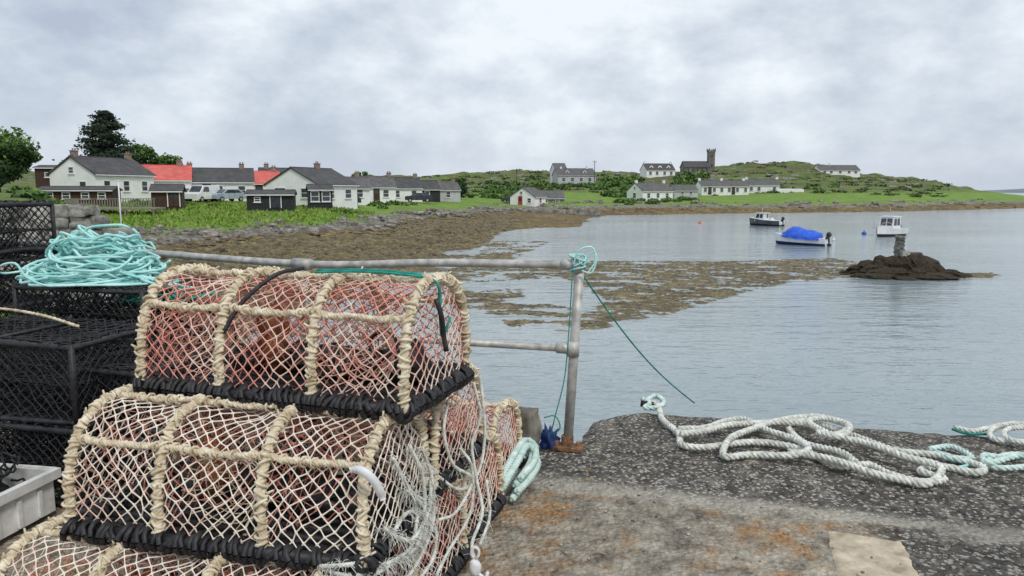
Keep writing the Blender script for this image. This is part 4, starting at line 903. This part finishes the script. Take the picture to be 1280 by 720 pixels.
M['g1']=simple('grass_a',(.11,.21,.02),(.17,.29,.03),1,.9,0); M['g2']=simple('grass_b',(.18,.32,.035),(.23,.38,.055),1,.9,0); M['g3']=simple('grass_c',(.22,.28,.06),(.32,.36,.1),1,.9,0)
obj('grass',mb.mesh('grass',['g1','g2','g3'],False),kind='stuff')
# shoreline rocks
mb=MB()
for i in range(4300):
    left_=i<2700
    if left_: u=rg.uniform(110,640); Y=rg.uniform(38,125)
    else: u=rg.uniform(600,1280); Y=rg.uniform(95,200)
    x=(u-640)/F*Y; z=tzn(x,Y); zb_=tz(x,Y)
    if zb_<-2.5 or zb_>(-1.1 if left_ else -.75): continue
    if zb_<-1.9 and rg.random()<.93: continue
    if noise.noise(Vector((x*.16,Y*.16,9)))<-.08: continue
    R_=(abs(rg.normal(0,.19))+.10)*(1+Y/160)
    crag(mb,(x,Y,z+R_*.02),(R_*rg.uniform(1,1.7),R_,R_*rg.uniform(.45,.85)),i)
obj('shoreline_rocks',mb.mesh('shoreline_rocks',['rock'],False),kind='stuff')
mb=MB(); wr=np.random.default_rng(8)
for row in range(9):
    x=-1.25+wr.uniform(0,.2)
    while x<.55:
        ww=wr.uniform(.18,.42); hh=.2; z=-.45+row*.2
        lim=1.5-.35*max(0,(x+.2))**1.2*2+.12*math.sin(x*9)
        if z<lim: rough_box(mb,(x+ww/2,wr.uniform(-.06,.06),z+.1),(ww*1.04,.45,hh*1.05+wr.uniform(-.03,.03)),int(wr.integers(0,99)),.05,5,wr.uniform(-.12,.12))
        x+=ww
p=pt(92,275,13); obj('stone_wall',mb.mesh('stone_wall',['pale']),None,(p.x,p.y,0),.15,label='rough pale rubble stone wall behind the pots',category='wall')
# ---------------------------------------------------------------- floating seaweed
def inpoly(u,v,poly):
    c=False; j=len(poly)-1
    for i in range(len(poly)):
        if (poly[i][1]>v)!=(poly[j][1]>v) and u<(poly[j][0]-poly[i][0])*(v-poly[i][1])/(poly[j][1]-poly[i][1])+poly[i][0]: c=not c
        j=i
    return c
polys=[([(650,333),(760,326),(900,327),(1040,323),(1100,332),(1070,347),(990,352),(930,366),(880,380),(820,396),(760,402),(735,395),(760,375),(720,352)],.54),
 ([(600,385),(680,380),(760,392),(760,410),(700,414),(640,408)],.46),([(560,358),(650,362),(660,385),(570,388)],.44),([(560,330),(740,326),(740,345),(600,352),(560,350)],.48),([(1190,342),(1248,341),(1240,347),(1190,348)],.5),([(440,320),(640,318),(640,335),(440,345)],.6),([(600,300),(700,296),(640,325),(600,330)],.36)]
mb=MB(); V=[];fs=[]
def clump(x,Y,zb,R_,h_,st_):
    o=len(V); a0=rg.random()*6; V.append((x+rg.normal(0,R_*.2),Y,zb+h_)); 
    for q in range(7):
        a=a0+q*.8976; rr=R_*(.25+1.2*rg.random()); V.append((x+rr*math.cos(a)*st_,Y+rr*math.sin(a),zb-.015))
    fs.extend([(o,o+1+q,o+1+(q+1)%7) for q in range(7)])
for k in range(95000):
    Y=rg.uniform(20,62); u=rg.uniform(430,1250); t_=4.2/Y; v=360-F*math.tan(PITCH-math.atan(t_)); dens=0
    for p_,d_ in polys:
        if inpoly(u,v,p_): dens=max(dens,d_)
    if dens==0: continue
    x=(u-640)/F*(Y*CP+4.2*SP); nz=.5+.55*noise.fractal(Vector((x*.45,Y*.8,2)),.65,2.1,6)
    if nz*.9+rg.normal(0,.04)>dens+.02: continue
    clump(x,Y,SEA,rg.uniform(.04,.18),rg.uniform(.008,.04),rg.uniform(1,2.8))
for k in range(20000):
    u=rg.uniform(100,640); Y=rg.uniform(22,110); x=(u-640)/F*Y; zb_=tz(x,Y)
    if zb_<-2.62 or zb_>-1.75: continue
    z=tzn(x,Y)
    if z<SEA-.02: continue
    clump(x,Y,z,rg.uniform(.05,.2)*(1+Y/60),rg.uniform(.03,.10)*(1+Y/90),rg.uniform(1,2.2))
mb.v=[np.array(V)]; mb.n=len(V); mb.f=fs; mb.m=[0]*len(fs)
obj('seaweed',mb.mesh('seaweed',['weed'],False),kind='stuff')
# ---------------------------------------------------------------- islet & marker
ip=onz(1128,344,SEA); me_=MB()
for i in range(60):
    a=rg.random()*6.283; f=rg.random()**.6; x=2.5*f*math.cos(a); y=1.7*f*math.sin(a); hh=1.05*(1-f**2)+.14
    R_=rg.uniform(.4,.95); crag(me_,(x,y,hh*.35-.05),(R_*rg.uniform(1.,1.6),R_,max(.2,hh*rg.uniform(.6,.8))),900+i,12)
for i in range(70):
    a=rg.random()*6.283; f=rg.uniform(.75,1.12); crag(me_,(2.75*f*math.cos(a),1.9*f*math.sin(a),-.02),(rg.uniform(.15,.45),rg.uniform(.15,.35),rg.uniform(.06,.22)),1200+i)
obj('rock_islet',me_.mesh('rock_islet',['islandrock'],False),None,ip,label='dark seaweed-covered rock rising from the water',category='rock')
mk=empty('stone_marker',ip+Vector((-.25,0,.88)),.2,label='squat stone pillar with white painted base',category='marker')
mb=MB(); 
for i in range(4): rough_box(mb,(random.uniform(-.03,.03),0,.38+i*.2),(.38-.03*i+random.uniform(-.05,.05),.38,.22),i*3,.06,6,random.uniform(-.25,.25))
obj('pillar',mb.mesh('pillar',['stone'],False),mk)
mb=MB(); rough_box(mb,(.10,-.05,.14),(.55,.5,.36),5,.1,8,.2); obj('base',mb.mesh('base',['pale']),mk)
# ---------------------------------------------------------------- boats
def hull(L,B,Hh,mat='boat_white',low_='boat_blue',bowrise=.3):
    mb=MB(); n=15; V=[]
    for i in range(n):
        f=i/(n-1); b=B/2*(1-max(0,(f-.35)/.65)**2.4)*(.9+.1*min(1,f*4)); x=-L/2+L*f; sh=Hh+bowrise*f**2; dr=-.25*(1-f**4)
        b=max(b,.03)
        pr=[(x-.0,0,dr),(x+.02*f,b*.55,dr+.08+.1*f),(x+.03*f,b*.88,.14+.1*f),(x+.1*f,b,sh),(x+.1*f,b-.05 if b>.08 else b*.6,sh+.02),(x+.08*f,max(.0,b-.12),sh-.08 if f<.85 else sh),(x,max(0,b-.2),.16+.2*f if f<.85 else sh),(x,0,.16+.2*f if f<.85 else sh+.02)]
        V+=[(a,c,d_) for a,c,d_ in pr]+[(a,-c,d_) for a,c,d_ in pr]
    m_=8; fs=[];ms=[]
    for i in range(n-1):
        for q in range(m_-1):
            a=i*16+q; b2=(i+1)*16+q; fs.append((a,b2,b2+1,a+1)); fs.append((a+8,a+9,b2+9,b2+8)); ms+= [1 if q<2 else (2 if q>=3 else 0)]*2
    fs.append((0,1,2,3,4,5,6,7,15,14,13,12,11,10,9)); ms.append(0)
    mb.v=[np.array(V)]; mb.n=len(V); mb.f=fs; mb.m=ms
    return mb.mesh('hull',[mat,low_,'boat_white' if mat!='boat_white' else 'plastic'],False)
def outboard(par,x,z):
    mb=MB(); blob(mb,(x,0,z+.28),(.2,.15,.22),1,.08,12,8); tube(mb,[(x,0,z+.2),(x-.04,0,z-.55)],[.08,.05],8); box(mb,(x-.06,0,z-.5),(.3,.02,.18)); box(mb,(x+.15,0,z+.02),(.14,.2,.22)); obj('outboard_motor',mb.mesh('outboard_motor',['motor']),par)
def boat(u,v,rot,label):
    p=onz(u,v,SEA); return empty('moored_boat',p+Vector((0,0,.03)),math.radians(rot),label=label,category='boat',group='boats moored in the bay')
b2=boat(1001,306,146,'small white boat under a blue tarpaulin cover'); obj('hull',hull(3.8,1.75,.55,'boat_white','boat_blue'),b2); outboard(b2,-2.02,.55)
mb=MB(); V=[];n=13
for i in range(n):
    f=i/(n-1); x=-1.45+3.25*f; b=.92*(1-max(0,(f-.4)/.6)**2.4)+.03; rg_=.75*math.sin(math.pi*min(1,.25+f*.75))**.8+.30*math.exp(-((f-.62)/.16)**2); sh=.38+.3*((x+2)/4)**2
    for q in range(9):
        a=math.pi*q/8; V.append((x,b*math.cos(a)*1.03,sh+rg_*math.sin(a)**1.2+(.03*math.sin(f*22+q))))
mb.add(V,[(i*9+q,(i+1)*9+q,(i+1)*9+q+1,i*9+q+1) for i in range(n-1) for q in range(8)]+[tuple(range(9))]); obj('cover',mb.mesh('cover',['tarp'],False),b2)
b1=boat(957,282,132,'white and grey open boat with low wheelhouse at mooring'); obj('hull',hull(4.2,1.8,.62,'boat_grey','motor'),b1); outboard(b1,-2.2,.6)
def cabin(par,x,w_,l_,z0,h_):
    mb=MB(); V=[(x-l_/2,-w_/2,z0),(x+l_/2,-w_/2*.85,z0),(x+l_/2,w_/2*.85,z0),(x-l_/2,w_/2,z0),(x-l_/2,-w_/2*.92,z0+h_),(x+l_/2-.25,-w_/2*.8,z0+h_),(x+l_/2-.25,w_/2*.8,z0+h_),(x-l_/2,w_/2*.92,z0+h_)]
    mb.add(V,[(0,1,5,4),(1,2,6,5),(2,3,7,6),(3,0,4,7)]); T_=[(x-l_/2-.15,-w_/2,z0+h_),(x+l_/2-.15,-w_/2*.9,z0+h_),(x+l_/2-.15,w_/2*.9,z0+h_),(x-l_/2-.15,w_/2,z0+h_)]
    mb.add(T_+[(a,b,c+.07) for a,b,c in T_],[(3,2,1,0),(4,5,6,7),(0,1,5,4),(1,2,6,5),(2,3,7,6),(3,0,4,7)])
    obj('wheelhouse',mb.mesh('wheelhouse',['boat_white'],False),par)
    def pane(q):
        mb=MB(); c=sum((np.array(a) for a in q),np.zeros(3))/4; nn=np.cross(np.array(q[1])-q[0],np.array(q[3])-q[0]); nn/=np.linalg.norm(nn)
        if nn.dot(c-np.array([x,0,z0+h_/2]))<0: nn=-nn
        mb.add([np.array(a)+nn*.012 for a in q],[(0,1,2,3)]); obj('window',mb.mesh('window',['glass'],False),par)
    def lerpq(a,b,c,d_,s0,s1,t0,t1):
        a,b,c,d_=[np.array(k) for k in (a,b,c,d_)]; f=lambda s_,t: (a*(1-s_)+b*s_)*(1-t)+(d_*(1-s_)+c*s_)*t
        return [f(s0,t0),f(s1,t0),f(s1,t1),f(s0,t1)]
    for q in ((0,1,5,4,.12,.47),(0,1,5,4,.55,.9),(3,2,6,7,.12,.47),(3,2,6,7,.55,.9),(1,2,6,5,.08,.47),(1,2,6,5,.53,.92),(0,3,7,4,.15,.45)):
        pane(lerpq(V[q[0]],V[q[1]],V[q[2]],V[q[3]],q[4],q[5],.42,.9))
cabin(b1,.6,1.35,1.3,.5,.95)
mb=MB(); 
for s_ in(-1,1): tube(mb,smooth([(-1.9,s_*.75,.6),(-1.9,s_*.72,1.1),(-.2,s_*.66,1.15)],.1),.03,6)
tube(mb,[(.5,0,1.3),(.5,0,2.1)],.025,6); obj('guard_rail',mb.mesh('guard_rail',['galv']),b1)
mb=MB(); blob(mb,(-.8,.2,.5),(.4,.35,.35),2,.3,10,7); obj('fish_box',mb.mesh('fish_box',['boat_white']),b1)
b3=boat(1110,295,-140,'white wheelhouse fishing boat moored in the bay'); obj('hull',hull(4.6,2.0,.6,'boat_white','motor'),b3); outboard(b3,-2.4,.55); cabin(b3,-.1,1.5,1.5,.4,1.35)
mb=MB(); tube(mb,[(-.2,0,1.8),(-.2,0,2.7)],.025,6); tube(mb,[(-.2,-.4,2.2),(-.2,.4,2.2)],.02,6)
for s_ in(-1,1): tube(mb,smooth([(2.2,s_*.15,.9),(2.0,s_*.4,1.25),(1.3,s_*.75,1.2),(1.2,s_*.85,.75)],.1),.024,6)
obj('mast_rail',mb.mesh('mast_rail',['galv']),b3)
for u,v,m_,r_,lb_ in ((875,279,'buoyp',.22,'small orange mooring buoy afloat'),(1080,293,'buoyb',.22,'small blue mooring buoy afloat'),(1042,301,'plastic',.12,'tiny white mooring buoy afloat')):
    p=onz(u,v,SEA); mb=MB(); blob(mb,(0,0,.08),(r_,r_,r_),0,0,14,10); tube(mb,[(0,0,.06+r_),(0,0,.12+r_)],.04,6); tube(mb,[(.05*math.cos(a),0,.16+r_+.05*math.sin(a)) for a in np.linspace(0,6.28,10)],.015,5); obj('mooring_buoy',mb.mesh('mooring_buoy',[m_]),None,p,label=lb_,category='buoy',group='mooring buoys in the bay')
